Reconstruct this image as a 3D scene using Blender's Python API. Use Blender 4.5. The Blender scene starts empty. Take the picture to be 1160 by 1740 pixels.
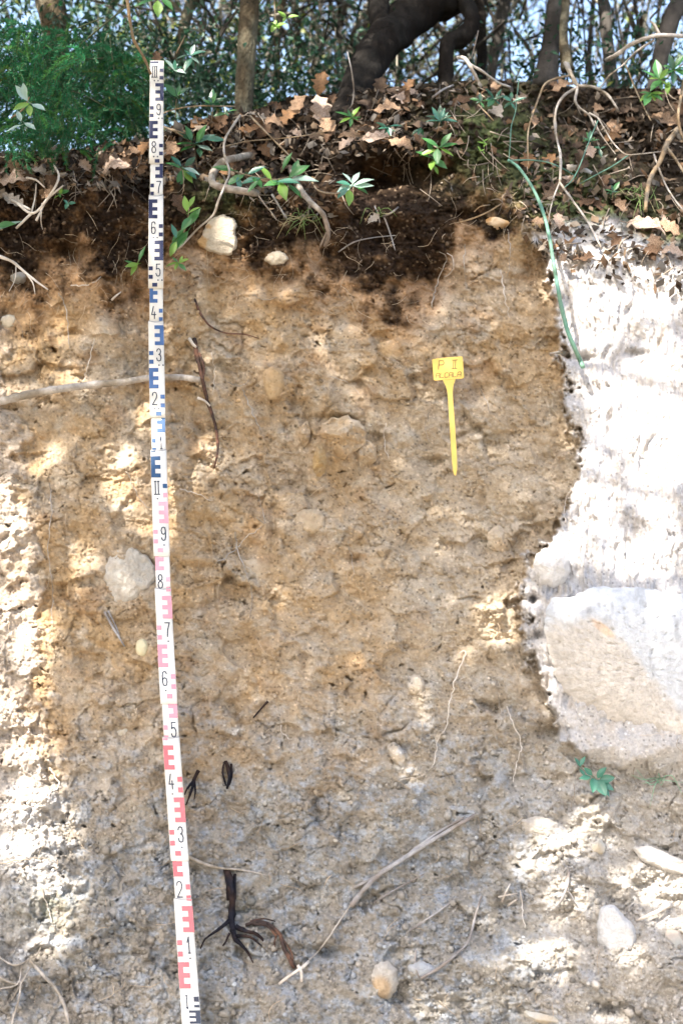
import bpy, math, random
import numpy as np
from mathutils import Vector, Matrix, Quaternion

# ------------------------------------------------------------------ camera, sky, sun, exposure
scene = bpy.context.scene
COL = scene.collection
F = 2416.7; CX = 580.0; CY = 870.0            # focal length in photo pixels
PITCH = math.radians(3.0)
CAMZ = 1.72
TH = math.radians(17.5)                        # lean of the cut face seen in camera space
D0 = 2.915
SUN_EL = math.radians(50); SUN_AZ = math.radians(-34)   # azimuth: to the left of straight behind the camera
SUNDIR = np.array([math.sin(SUN_AZ)*math.cos(SUN_EL), -math.cos(SUN_AZ)*math.cos(SUN_EL), math.sin(SUN_EL)])

cam = bpy.data.cameras.new('camera'); camo = bpy.data.objects.new('camera', cam); COL.objects.link(camo)
camo.location = (0, 0, CAMZ); camo.rotation_euler = (math.radians(90)+PITCH, 0, 0)
cam.sensor_fit = 'VERTICAL'; cam.sensor_height = 36; cam.sensor_width = 24; cam.lens = 50
cam.clip_start = 0.05; cam.clip_end = 400
cam.dof.use_dof = True; cam.dof.focus_distance = 2.9; cam.dof.aperture_fstop = 4.0
scene.camera = camo

w = bpy.data.worlds.new("World"); scene.world = w; w.use_nodes = True
wn = w.node_tree.nodes; wl = w.node_tree.links; wn.clear()
out = wn.new('ShaderNodeOutputWorld'); bg = wn.new('ShaderNodeBackground'); sky = wn.new('ShaderNodeTexSky')
sky.sky_type = 'NISHITA'; sky.sun_disc = False; sky.sun_elevation = SUN_EL
sky.sun_rotation = math.atan2(SUNDIR[0], SUNDIR[1]); sky.air_density = 1.0; sky.dust_density = 3.6; sky.ozone_density = 0.6
bg.inputs[1].default_value = 0.15
wl.new(sky.outputs[0], bg.inputs[0]); wl.new(bg.outputs[0], out.inputs[0])

sun = bpy.data.lights.new('sun', 'SUN'); suno = bpy.data.objects.new('sun', sun); COL.objects.link(suno)
sun.energy = 3.7; sun.angle = math.radians(0.53); sun.color = (1.0, 0.93, 0.84)
suno.rotation_euler = Vector(-SUNDIR).to_track_quat('-Z', 'Y').to_euler(); suno.location = (-6, -8, 12)
scene.view_settings.view_transform = 'Standard'; scene.view_settings.look = 'None'
scene.view_settings.exposure = 2.12; scene.view_settings.gamma = 1.0
scene.cycles.max_bounces = 6; scene.cycles.diffuse_bounces = 4; scene.cycles.transparent_max_bounces = 6

# ------------------------------------------------------------------ projection helpers
cP, sP = math.cos(PITCH), math.sin(PITCH)
CAM = np.array([0.0, 0.0, CAMZ])
def ray(px, py):
    px = np.asarray(px, float); py = np.asarray(py, float)
    x = (px-CX)/F; u = (CY-py)/F
    return np.stack([x, cP - sP*u, sP + cP*u], -1)
def P(px, py, d):
    return CAM + ray(px, py)*np.asarray(d, float)[..., None]
def plane_d(py):
    return D0/(1 - math.tan(TH)*(CY-np.asarray(py, float))/F)
R_ = np.array([1.0, 0, 0])
LEAN = TH - PITCH
U_ = np.array([0, math.sin(LEAN), math.cos(LEAN)])       # up along the cut face
N_ = np.array([0, -math.cos(LEAN), math.sin(LEAN)])      # out of the cut face

# ------------------------------------------------------------------ numpy noise
def _h(ix, iy, s):
    ix = ix.astype(np.int64); iy = iy.astype(np.int64)
    n = (ix*374761393 + iy*668265263 + s*2246822519) & 0xffffffff
    n = ((n ^ (n >> 13))*1274126177) & 0xffffffff
    n = (n ^ (n >> 16)) & 0xffffffff
    n = (n*2654435761) & 0xffffffff
    return ((n >> 8) & 0xffff)/65535.0
def perlin(x, y, s=0):
    x0 = np.floor(x); y0 = np.floor(y); fx = x-x0; fy = y-y0
    u = fx*fx*fx*(fx*(fx*6-15)+10); v = fy*fy*fy*(fy*(fy*6-15)+10)
    def g(i, j):
        a = _h(x0+i, y0+j, s)*2*np.pi
        return np.cos(a)*(fx-i) + np.sin(a)*(fy-j)
    a = g(0, 0); b = g(1, 0); c = g(0, 1); d = g(1, 1)
    return ((a*(1-u)+b*u)*(1-v) + (c*(1-u)+d*u)*v)*1.5
def fbm(x, y, s=0, o=4, gain=.5):
    r = 0; a = 1; t = 0
    for k in range(o):
        r = r + a*perlin(x, y, s+k*17); t += a; a *= gain; x = x*2.03+7.1; y = y*2.03+3.7
    return r/t
def worley(x, y, s=0):
    x0 = np.floor(x); y0 = np.floor(y)
    f1 = np.full(x.shape, 9.0); f2 = np.full(x.shape, 9.0); cr = np.zeros(x.shape)
    for i in (-1, 0, 1):
        for j in (-1, 0, 1):
            cx = x0+i; cy = y0+j
            dx = cx+_h(cx, cy, s)-x; dy = cy+_h(cx, cy, s+5)-y
            d = np.sqrt(dx*dx+dy*dy); r = _h(cx, cy, s+9)
            m = d < f1
            f2 = np.where(m, f1, np.minimum(f2, d)); cr = np.where(m, r, cr); f1 = np.where(m, d, f1)
    return f1, f2, cr
def facets(x, y, s=0):
    """every cell is a little plane tilted its own way"""
    x0 = np.floor(x); y0 = np.floor(y)
    f1 = np.full(x.shape, 9.0); f2 = np.full(x.shape, 9.0); hh = np.zeros(x.shape)
    for i in (-1, 0, 1):
        for j in (-1, 0, 1):
            cx = x0+i; cy = y0+j
            dx = x-cx-_h(cx, cy, s); dy = y-cy-_h(cx, cy, s+5)
            d = np.sqrt(dx*dx+dy*dy); a = _h(cx, cy, s+9)*2*np.pi; k = _h(cx, cy, s+13)
            m = d < f1
            f2 = np.where(m, f1, np.minimum(f2, d)); f1 = np.where(m, d, f1)
            hh = np.where(m, (np.cos(a)*dx+np.sin(a)*dy)*(.3+k) + (_h(cx, cy, s+21)-.5)*.9, hh)
    return hh, f2-f1
def ss(a, b, x):
    t = np.clip((x-a)/(b-a), 0, 1); return t*t*(3-2*t)
def poly(pts):
    xs = [p[0] for p in pts]; ys = [p[1] for p in pts]
    return lambda v: np.interp(v, xs, ys)
def blob(px, py, cx, cy, rx, ry, ang=0):
    a = math.radians(ang); dx = px-cx; dy = py-cy
    u = (dx*math.cos(a)+dy*math.sin(a))/rx; v = (-dx*math.sin(a)+dy*math.cos(a))/ry
    return np.exp(-(u*u+v*v))

# ------------------------------------------------------------------ the bank: where its zones run (photo pixels)
edge = poly([(-400,300),(0,296),(60,300),(120,292),(200,285),(260,280),(330,262),(400,290),(470,330),(560,335),(600,300),(700,285),(800,290),(850,320),(900,360),(1000,400),(1100,420),(1160,440),(1500,450)])
crest = poly([(-400,262),(0,262),(120,255),(250,235),(330,205),(420,190),(500,165),(560,160),(640,150),(740,140),(830,134),(900,142),(1000,150),(1100,150),(1160,150),(1500,150)])
humus = poly([(-400,480),(0,500),(60,505),(120,465),(200,500),(250,500),(300,430),(340,425),(400,440),(470,455),(540,470),(600,490),(700,530),(745,480),(775,400),(850,385),(900,400),(930,415),(1000,400),(1060,400),(1160,455),(1500,480)])
xright = poly([(380,900),(430,925),(500,935),(600,952),(700,968),(800,985),(870,960),(930,915),(1000,880),(1060,888),(1120,900),(1200,930),(1260,955),(1290,1010),(1340,1120),(1400,1300)])
xleft = poly([(480,-30),(620,0),(700,15),(800,42),(900,60),(1000,72),(1100,70),(1200,52),(1290,70),(1380,105),(1500,120),(1600,70),(1680,0),(1800,-60)])

def masks(px, py):
    n1 = fbm(px/60, py/60, 11, 4); n2 = fbm(px/25, py/25, 23, 3)
    e = edge(px) + 26*n1
    right = ss(-8, 9, px - xright(py) + 26*n1 + 22*n2 + 14*fbm(px/9, py/13, 27, 3))*ss(-18, 25, py-(humus(px)-20+40*n1))*ss(1330, 1270, py+30*n1)
    left = ss(16, -16, px - xleft(py) + 70*n1 + 24*n2)*ss(500, 620, py)*ss(1720, 1600, py)
    low = ss(1080, 1460, py + 120*n1 + 0.10*(px-580))
    slope = np.clip(e-py, 0, None)
    hum = ss(55, -75, py - humus(px) + 75*n1 + 70*n2 + 80*fbm(px/95, py/70, 29, 3))
    return dict(n1=n1, n2=n2, e=e, right=right, left=left, low=low, slope=slope, hum=hum)

PITS = [(700,298,85,32,.17),(630,305,44,44,.15),(520,300,44,26,.12),(118,425,30,16,.07),(250,320,30,50,.10),(330,262,40,36,.16),(450,275,60,24,.10),
        (380,300,22,22,.06),(232,495,14,16,.04),(815,664,22,15,.035),(600,950,14,8,.03),(585,720,40,14,.03),(550,712,26,8,.02),
        (740,478,40,30,.03),(560,440,30,26,.04),(905,1018,9,8,.05),(912,1080,10,7,.03),(945,1130,26,5,.02),(930,1165,7,20,.02),
        (940,1245,30,13,.04),(465,900,7,50,.02),(520,800,16,12,.02),(735,785,26,9,.03),(700,470,60,40,.03),(520,720,10,30,.02),
        (560,1620,28,12,.05),(1035,1715,22,14,.05),(1080,600,20,6,.02),(985,610,28,8,.03),(30,1620,40,40,.03),(60,1700,40,30,.03),
        (520,1125,10,28,.02),(870,1330,12,20,.02),(640,745,14,18,.025),(815,1390,14,30,.02),(300,1010,26,10,.012),(350,1030,30,10,.02),
        (795,420,16,9,.02),(905,440,20,30,.02),(660,400,60,34,.045),(470,350,30,20,.05),(540,390,20,20,.04),(50,400,50,40,.03),
        (420,250,40,20,.05),(860,170,60,22,.06),(950,210,34,40,.10),(1050,230,40,44,.10),(1110,300,30,40,.06),(600,220,40,20,.04),
        (780,760,10,22,.015),(455,1200,30,8,.012),(250,1060,60,8,.012),(220,1240,40,6,.012),(840,1120,12,8,.02),(1140,1530,30,8,.02),
        (400,1400,30,14,.02),(690,1690,40,24,.02),(770,1500,30,14,.02),(330,1480,30,14,.01)]
LUMPS = [(575,750,50,42,.035),(540,790,16,30,.025),(465,650,24,32,.02),(525,885,30,24,.015),(350,760,18,40,.012),(620,880,60,50,.012),
         (640,1050,130,90,.012),(1000,640,60,20,.02),(930,960,46,34,.03),(830,1050,34,60,.015),(720,1200,30,50,.02),(860,420,60,40,.02),
         (820,210,60,60,.04),(1010,290,60,30,.03),(960,1500,80,60,.03),(860,1640,120,50,.04),(300,1700,80,40,.02),(120,1560,70,60,.03),
         (1100,1600,60,60,.03),(640,600,50,30,.015),(420,520,60,30,.012),(760,560,60,24,.012),(200,560,60,30,.015),(700,900,50,30,.01),
         (380,1060,70,22,.012),(250,360,60,50,.02),(160,340,60,40,.02),(500,500,30,24,.015),(1060,1010,110,26,.02)]

def relief(px, py, m=None, detail=True):
    """height of the bank towards the viewer, metres"""
    m = m or masks(px, py)
    n1, n2 = m['n1'], m['n2']
    h = 0.035*fbm(px/230, py/230, 3, 3) + .012*n1
    # natural weathered surfaces on both sides stand proud of the cleaned cut
    h = h + .05*m['right'] + .018*m['left']
    h = h + .10*ss(1000, 1900, px) + .08*ss(0, -500, px)
    for cx, cy, rx, ry, a in PITS: h = h - a*blob(px, py, cx, cy, rx, ry)
    for cx, cy, rx, ry, a in LUMPS: h = h + a*blob(px, py, cx, cy, rx, ry)
    # talus gathers forward at the foot
    h = h + .05*ss(1450, 1800, py) + .5*ss(1850, 2900, py)
    wx = px + 14*fbm(px/30, py/30, 31, 3); wy = py + 14*fbm(px/30, py/30, 47, 3)
    hr = m['right']*(1-.0*m['low']); cut = 1-hr
    calm = np.clip(blob(px, py, 640, 1050, 120, 110)+.8*blob(px, py, 905, 730, 70, 60)+.8*blob(px, py, 110, 730, 60, 110)+.7*blob(px, py, 760, 1000, 70, 160)+.7*blob(px, py, 350, 1090, 60, 40)+.6*blob(px, py, 660, 860, 70, 50)+.6*blob(px, py, 420, 500, 60, 30), 0, 1)
    rough = np.clip(.62 + 1.2*fbm(px/110, py/110, 71, 2), .12, 1.4)*(1-.75*calm)
    # broken peds: little tilted planes of three sizes, with cracks between some of them
    q1 = ss(-.2, .25, fbm(px/120, py/120, 79, 2)); q2 = ss(-.15, .25, fbm(px/70, py/70, 81, 2))
    fh, fe = facets(wx/64, wy/52, 5); h = h + cut*(.35+rough)*.020*fh*ss(0, .16, fe)
    fh, fe = facets(wx/27+3, wy/22+9, 15); h = h + cut*rough*q1*(.0085*fh*ss(0, .2, fe) - .004*ss(.10, 0, fe))
    fh, fe = facets(wx/12+3, wy/10+9, 25); h = h + cut*(.3+.7*q2)*(.55+.5*m['low']+.8*m['hum'])*.0036*fh*ss(0, .25, fe)
    # thin broken cracks
    r = np.abs(fbm(wx/38, wy/30, 131, 4)); cr = ss(.035, .0, r)*ss(.02, .4, fbm(px/80, py/80, 141, 2)-.02)
    h = h - cut*.004*cr
    r = np.abs(fbm(wx/70+9, wy/40, 151, 4)); cr = ss(.03, .0, r)*ss(.10, .35, fbm(px/60, py/60, 161, 2))
    h = h - cut*.007*cr
    h = h + cut*.016*fbm(px/75, py/52, 169, 3) + cut*(.004+.011*rough)*fbm(px/22, py/18, 171, 4, .55) + cut*(.0022+.0035*ss(-.1, .35, fbm(px/50, py/50, 173, 2)))*fbm(px/5, py/4.5, 175, 2, .7)
    # ragged dark hollows, few and irregular
    r = fbm(wx/17, wy/13, 177, 3); h = h - cut*.024*ss(.34, .70, r)*ss(-.1, .2, fbm(px/90, py/90, 178, 2))
    # weathered face: rain-washed flutes running down it
    fl = fbm(px/13+2*fbm(px/60, py/60, 61, 2), py/105, 181, 4, .55)
    fl2 = fbm(px/5, py/55, 191, 3, .5)
    f1, f2, c5 = worley(wx/16, py/52, 45)
    h = h + hr*(.015*fl + .007*fl2 + .004*(c5-.5)*ss(0, .25, f2-f1))*ss(1290, 1150, py*.999)
    h = h + hr*(.002*fbm(px/5, py/6, 195, 2) + .012*fbm(px/45, py/60, 196, 3))
    # the left weathered strip
    h = h + m['left']*.006*fbm(px/20, py/40, 197, 3)
    # humus: open, crumbly, holes
    h = h + m['hum']*(.026*fbm(px/26, py/22, 201, 4, .65) + .016*fbm(px/9, py/8, 205, 3, .7))
    return h
def depth_exact(px, py, m=None):
    px = np.asarray(px, float); py = np.asarray(py, float)
    m = m or masks(px, py)
    s = m['slope']
    rel = relief(px, py, m)
    sl = .0013*s + .000001*s*s
    litter = ss(10, 60, s)*(.03*fbm(px/50, py/40, 221, 3) + .02*fbm(px/15, py/12, 225, 3))
    return plane_d(py) + sl - rel - litter
GRID = {}
def depth(px, py, m=None, key='d'):
    """bank depth looked up in the finished bank surface"""
    px = np.asarray(px, float); py = np.asarray(py, float); t = py-crest(px)
    gx_, gt_, D = GRID['x'], GRID['t'], GRID[key]
    fx = np.interp(px, gx_, np.arange(len(gx_))); fy = np.interp(t, gt_, np.arange(len(gt_)))
    i = np.clip(fx.astype(int), 0, len(gx_)-2); j = np.clip(fy.astype(int), 0, len(gt_)-2); u = fx-i; v = fy-j
    return (D[j, i]*(1-u)+D[j, i+1]*u)*(1-v) + (D[j+1, i]*(1-u)+D[j+1, i+1]*u)*v
def S(px, py, lift=0.0):
    """world point on the bank at a photo pixel, lifted towards the viewer"""
    px = np.atleast_1d(np.asarray(px, float)); py = np.atleast_1d(np.asarray(py, float))
    return P(px, py, depth(px, py) - lift)
def S1(px, py, lift=0.0): return S(px, py, lift)[0]

# ------------------------------------------------------------------ scene helpers
def link(o, parent=None):
    COL.objects.link(o)
    if parent is not None: o.parent = parent
    return o
def thing(name, label, cat, loc=(0, 0, 0), group=None):
    o = bpy.data.objects.new(name, None); o.empty_display_size = .05; o.location = Vector(loc); COL.objects.link(o)
    o['label'] = label; o['category'] = cat
    if group: o['group'] = group
    return o
def tag(o, label, cat, group=None):
    o['label'] = label; o['category'] = cat
    if group: o['group'] = group
    return o
def mesh_np(name, verts, faces, mat=None, cols=None, parent=None, smooth=False, origin=None, matidx=None, data_only=False):
    """verts (n,3) world; faces = array (m,k) or list of such arrays"""
    if not isinstance(faces, list): faces = [faces]
    faces = [np.asarray(f, np.int32) for f in faces if len(f)]
    verts = np.asarray(verts, np.float64)
    if origin is None and parent is not None: origin = np.array(parent.location)
    if origin is None: origin = np.zeros(3)
    v = (verts - np.asarray(origin)).astype(np.float32)
    me = bpy.data.meshes.new(name)
    me.vertices.add(len(v)); me.vertices.foreach_set('co', v.ravel())
    loops = np.concatenate([f.ravel() for f in faces]); starts = []; tot = 0
    for f in faces:
        starts.append(tot + np.arange(len(f))*f.shape[1]); tot += f.size
    starts = np.concatenate(starts)
    me.loops.add(len(loops)); me.loops.foreach_set('vertex_index', loops)
    me.polygons.add(len(starts)); me.polygons.foreach_set('loop_start', starts.astype(np.int32))
    if smooth: me.polygons.foreach_set('use_smooth', np.ones(len(starts), bool))
    if cols is not None:
        c = np.ones((len(v), 4), np.float32); c[:, :3] = np.asarray(cols)
        at = me.attributes.new('col', 'FLOAT_COLOR', 'POINT'); at.data.foreach_set('color', c.ravel())
    mats = mat if isinstance(mat, (list, tuple)) else [mat]
    for mm in mats:
        if mm: me.materials.append(mm)
    if matidx is not None: me.polygons.foreach_set('material_index', np.asarray(matidx, np.int32))
    me.update(); me.validate()
    if data_only: return me
    o = bpy.data.objects.new(name, me)
    if parent is not None: link(o, parent)
    else: link(o); o.location = Vector(origin)
    return o

def material(name, color=(.5, .5, .5), rough=.85, spec=.3, usecol=False, mottle=.25, mscale=40, bump=.3, bscale=200, bdist=.002, trans=0.0, second=None, coat=0, stretch=None):
    m = bpy.data.materials.new(name); m.use_nodes = True
    nt = m.node_tree; nd = nt.nodes; lk = nt.links; nd.clear()
    o = nd.new('ShaderNodeOutputMaterial'); b = nd.new('ShaderNodeBsdfPrincipled')
    b.inputs['Roughness'].default_value = rough; b.inputs['Specular IOR Level'].default_value = spec
    b.inputs['Coat Weight'].default_value = coat
    tc = nd.new('ShaderNodeTexCoord'); src = tc.outputs['Object']
    if stretch:
        mp = nd.new('ShaderNodeMapping'); mp.inputs['Scale'].default_value = stretch
        lk.new(src, mp.inputs[0]); src = mp.outputs[0]
    n = nd.new('ShaderNodeTexNoise'); n.inputs['Scale'].default_value = mscale; n.inputs['Detail'].default_value = 6; n.inputs['Roughness'].default_value = .65
    lk.new(src, n.inputs['Vector'])
    if usecol:
        a = nd.new('ShaderNodeAttribute'); a.attribute_name = 'col'; base = a.outputs['Color']
    else:
        a = nd.new('ShaderNodeRGB'); a.outputs[0].default_value = (*color, 1); base = a.outputs[0]
    if second is not None:
        mx0 = nd.new('ShaderNodeMix'); mx0.data_type = 'RGBA'
        n3 = nd.new('ShaderNodeTexNoise'); n3.inputs['Scale'].default_value = mscale*.35; n3.inputs['Detail'].default_value = 4
        lk.new(src, n3.inputs['Vector'])
        r3 = nd.new('ShaderNodeMapRange'); r3.inputs[1].default_value = .42; r3.inputs[2].default_value = .6
        lk.new(n3.outputs[0], r3.inputs[0]); lk.new(r3.outputs[0], mx0.inputs[0])
        lk.new(base, mx0.inputs[6]); mx0.inputs[7].default_value = (*second, 1); base = mx0.outputs[2]
    mr = nd.new('ShaderNodeMapRange'); mr.inputs[1].default_value = .3; mr.inputs[2].default_value = .7
    mr.inputs[3].default_value = 1-mottle; mr.inputs[4].default_value = 1+mottle
    lk.new(n.outputs[0], mr.inputs[0])
    vm = nd.new('ShaderNodeVectorMath'); vm.operation = 'SCALE'
    lk.new(base, vm.inputs[0]); lk.new(mr.outputs[0], vm.inputs[3])
    lk.new(vm.outputs[0], b.inputs['Base Color'])
    if bump > 0:
        n2 = nd.new('ShaderNodeTexNoise'); n2.inputs['Scale'].default_value = bscale; n2.inputs['Detail'].default_value = 5; n2.inputs['Roughness'].default_value = .6
        lk.new(src, n2.inputs['Vector'])
        bp = nd.new('ShaderNodeBump'); bp.inputs['Strength'].default_value = bump; bp.inputs['Distance'].default_value = bdist
        lk.new(n2.outputs[0], bp.inputs['Height']); lk.new(bp.outputs[0], b.inputs['Normal'])
    if trans > 0:
        t = nd.new('ShaderNodeBsdfTranslucent'); lk.new(vm.outputs[0], t.inputs[0])
        ms = nd.new('ShaderNodeMixShader'); ms.inputs[0].default_value = trans
        lk.new(b.outputs[0], ms.inputs[1]); lk.new(t.outputs[0], ms.inputs[2]); lk.new(ms.outputs[0], o.inputs[0])
    else: lk.new(b.outputs[0], o.inputs[0])
    return m

def tube_np(pts, rad, n=8, seed=0, rough=0.0, cap=True):
    """swept tube; returns verts, [quads, tris]"""
    pts = np.asarray(pts, float); rad = np.broadcast_to(np.asarray(rad, float), (len(pts),)).copy()
    k = len(pts)
    tan = np.gradient(pts, axis=0); tan /= (np.linalg.norm(tan, axis=1, keepdims=True)+1e-12)
    up = np.array([0.31, .9, .2]); a = np.cross(tan[0], up); a /= np.linalg.norm(a)
    V = []
    rs = np.random.RandomState(seed)
    ang = np.arange(n)/n*2*np.pi
    if rough > 0:
        ph = rs.rand()*100
        q = np.arange(k)
    for i in range(k):
        a = a - tan[i]*np.dot(a, tan[i]); a /= (np.linalg.norm(a)+1e-12); b = np.cross(tan[i], a)
        r = rad[i]*np.ones(n)
        if rough > 0:
            r = r*(1 + rough*fbm(np.cos(ang)*1.6+ph, np.full(n, i*.35)+np.sin(ang)*1.6, seed % 97, 3)*1.6)
        V.append(pts[i] + (np.cos(ang)*r)[:, None]*a + (np.sin(ang)*r)[:, None]*b)
    V = np.concatenate(V); i = np.arange(k-1)[:, None]*n; j = np.arange(n)[None]; j2 = (j+1) % n
    Q = np.stack([i+j, i+j2, i+n+j2, i+n+j], -1).reshape(-1, 4)
    fs = [Q]
    if cap:
        V = np.concatenate([V, pts[:1], pts[-1:]]); c0 = k*n; jj = np.arange(n)
        T = np.concatenate([np.stack([np.full(n, c0), (jj+1) % n, jj], -1), np.stack([np.full(n, c0+1), (k-1)*n+jj, (k-1)*n+(jj+1) % n], -1)])
        fs.append(T)
    return V, fs
def resample(pts, step):
    pts = np.asarray(pts, float)
    # catmull-rom through control points
    p = np.concatenate([2*pts[:1]-pts[1:2], pts, 2*pts[-1:]-pts[-2:-1]])
    outp = []
    for i in range(1, len(p)-2):
        L = np.linalg.norm(p[i+1][:3]-p[i][:3]); m = max(2, int(L/step))
        t = np.arange(m)[:, None]/m
        outp.append(.5*((2*p[i]) + (-p[i-1]+p[i+1])*t + (2*p[i-1]-5*p[i]+4*p[i+1]-p[i+2])*t*t + (-p[i-1]+3*p[i]-3*p[i+1]+p[i+2])*t**3))
    outp.append(p[-2:-1]); return np.concatenate(outp)
class Acc:
    def __init__(s): s.v = []; s.q = []; s.t = []; s.n = 0; s.c = []
    def add(s, V, fs, col=None):
        for f in fs:
            f = np.asarray(f)
            if len(f) == 0: continue
            (s.q if f.shape[1] == 4 else s.t).append(f+s.n)
        s.v.append(V); s.n += len(V)
        if col is not None: s.c.append(np.broadcast_to(np.asarray(col, float), (len(V), 3)))
    def build(s, name, mat, parent=None, smooth=True, origin=None, data_only=False):
        fs = []
        if s.q: fs.append(np.concatenate(s.q))
        if s.t: fs.append(np.concatenate(s.t))
        return mesh_np(name, np.concatenate(s.v), fs, mat, np.concatenate(s.c) if s.c else None, parent, smooth, origin, data_only=data_only)
def tube_on_bank(ctrl, r0, r1, lift=.004, seed=0, rough=.25, n=7, wob=0.0, step=6):
    """ctrl: list of (px,py[,lift]) ; radii in metres"""
    c = [(a[0], a[1], a[2] if len(a) > 2 else lift) for a in ctrl]
    q = resample(c, step)
    k = len(q); t = np.linspace(0, 1, k)
    if wob:
        q[:, 0] += wob*fbm(t*len(ctrl)*2.3, np.full(k, seed*3.1), seed, 3)
        q[:, 1] += wob*fbm(t*len(ctrl)*2.3, np.full(k, seed*3.1+50), seed, 3)
    pts = P(q[:, 0], q[:, 1], smooth_depth(q[:, 0], q[:, 1]) - q[:, 2])
    return tube_np(pts, r0+(r1-r0)*t, n, seed, rough), pts
def smooth_depth(px, py):
    """bank depth averaged over a small neighbourhood, so roots do not jitter with every crumb"""
    return depth(px, py, key='s')

# ------------------------------------------------------------------ the bank itself
def bank_colors(px, py, m):
    def C(*c): return np.array(c)
    n1, n2 = m['n1'], m['n2']
    big = fbm(px/140, py/140, 301, 3)[..., None]; med = fbm(px/32, py/26, 311, 4)[..., None]; fine = fbm(px/9, py/8, 321, 3)[..., None]
    ochre = C(.415, .287, .158); tan = C(.455, .37, .275); rust = C(.36, .225, .12); grey = C(.32, .31, .285); pale = C(.53, .51, .50)
    c = ochre + (tan-ochre)*ss(-.45, .45, big+.45*med)
    c = c + (rust-c)*(ss(.10, .50, fbm(px/95, py/75, 331, 4))[..., None])*.55
    # right half of the cut is a little greyer than the left
    k = ss(520, 760, px + 120*n1)*ss(560, 760, py+100*n1); c = c + (C(.44, .375, .29)-c)*(.6*k)[..., None]
    c = c + (grey-c)*(m['low']*.8)[..., None]
    bl = m['low'][..., None]*ss(-.1, .35, med+.5*fine); c = c + (C(.35, .38, .42)-c)*.75*bl  # bluish skylight on the lower face put into its colour
    c = c*(1+.16*fine+.12*med)
    # pale grey-green mottles
    c = c + (C(.45, .42, .36)-c)*(ss(.12, .4, fbm(px/40+7, py/40, 341, 4))*.35)[..., None]
    # reddish brown fading up into black humus
    br = ss(110, -40, py-humus(px)+40*n1)[..., None]
    c = c + (C(.36, .21, .11)-c)*br*.75*ss(900, 820, px)[..., None]
    hc = C(.036, .024, .017) + (C(.15, .085, .042)-C(.036, .024, .017))*(ss(-.02, .5, fbm(px/55, py/45, 351, 4))*(1-.65*ss(430, 560, px)*ss(860, 780, px)*ss(300, 340, py)))[..., None]
    hc = hc*(1+.7*fine+.5*med)
    hc = hc + (C(.30, .22, .15)-hc)*((_h(np.floor(px/3.4+40), np.floor(py/2.9), 409) > .962)*.6)[..., None]
    c = c*(1-.13*ss(1250, 1500, py))[..., None]
    hb = m['hum'][..., None]; c = c + (C(.235, .145, .08)*(1+.35*fine+.3*med)-c)*ss(0, .55, hb) ; c = c + (hc-c)*ss(.3, 1.0, hb + .35*med)
    # top litter slope is black humus and moss
    sl = ss(0, 50, m['slope'])[..., None]
    c = c + (C(.04, .03, .022)*(1+.6*fine)-c)*sl
    moss = np.clip(blob(px, py, 830, 230, 90, 75) + blob(px, py, 960, 330, 90, 70) + .8*blob(px, py, 1100, 400, 110, 50) + .7*blob(px, py, 380, 330, 60, 40) + .6*blob(px, py, 60, 1540, 60, 40) + .25*blob(px, py, 420, 1540, 20, 20), 0, 1)*ss(-.25, .2, fbm(px/18, py/16, 361, 4)+.15)
    c = c + (C(.075, .095, .04)*(1+.7*fine)-c)*(moss*.9)[..., None]
    # weathered pale crust, right and left; sunlit whiteness painted into the left
    rc = pale*(1+.10*fine+.10*big) + (C(.50, .44, .38)-pale)*ss(.1, .45, fbm(px/30, py/70, 371, 4))[..., None]*.6
    lich = ss(.1, .35, fbm(px/22, py/30, 381, 4))[..., None]; rc = rc + (C(.38, .40, .45)-rc)*.6*lich
    c = c + (rc-c)*(m['right']*.95)[..., None]
    c = c + (pale*(1+.15*fine)-c)*(m['left']*.35)[..., None]
    # right foot: pale scree
    k = ss(820, 1000, px+140*n1)*ss(1200, 1330, py); c = c + (C(.46, .42, .37)*(1+.2*fine)-c)*(.6*k)[..., None]
    # mineral grains
    g = _h(np.floor(px/3.1), np.floor(py/3.1), 401); c = c*(1+.35*((g > .975) & (m['slope'] < 5))[..., None] - .4*(g < .035)[..., None])
    return np.clip(c, .012, .85)

def axis(lo, hi, step, elo, ehi, grow=1.12):
    a = list(np.arange(lo, hi+.01, step)); s = step; v = a[-1]
    while v < ehi: s *= grow; v += s; a.append(v)
    s = step; v = a[0]; pre = []
    while v > elo: s *= grow; v -= s; pre.append(v)
    return np.array(pre[::-1]+a)
gx = axis(-30, 1190, 1.7, -1500, 2700); gt = axis(0, 1640, 1.7, 0, 2800)
crx = crest(gx)
GX = np.repeat(gx[None], len(gt), 0)
GY = crx[None] + gt[:, None]*(1 + 0*GX)
GY = GY + 0.0
M = masks(GX, GY); DD = depth_exact(GX, GY, M)
def blur(a, r):
    for ax in (0, 1):
        p = np.pad(a, [(r, r) if k == ax else (0, 0) for k in (0, 1)], 'edge'); c = np.cumsum(p, ax)
        n = a.shape[ax]; z = np.zeros_like(np.take(c, [0], ax)); c = np.concatenate([z, c], ax)
        a = (np.take(c, np.arange(2*r+1, 2*r+1+n), ax)-np.take(c, np.arange(n), ax))/(2*r+1)
    return a
GRID.update(x=gx, t=gt, d=DD, s=blur(blur(DD, 3), 3))
BV = P(GX, GY, DD)
BV[..., 2] = np.maximum(BV[..., 2], -.25)
BC = bank_colors(GX, GY, M)
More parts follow.
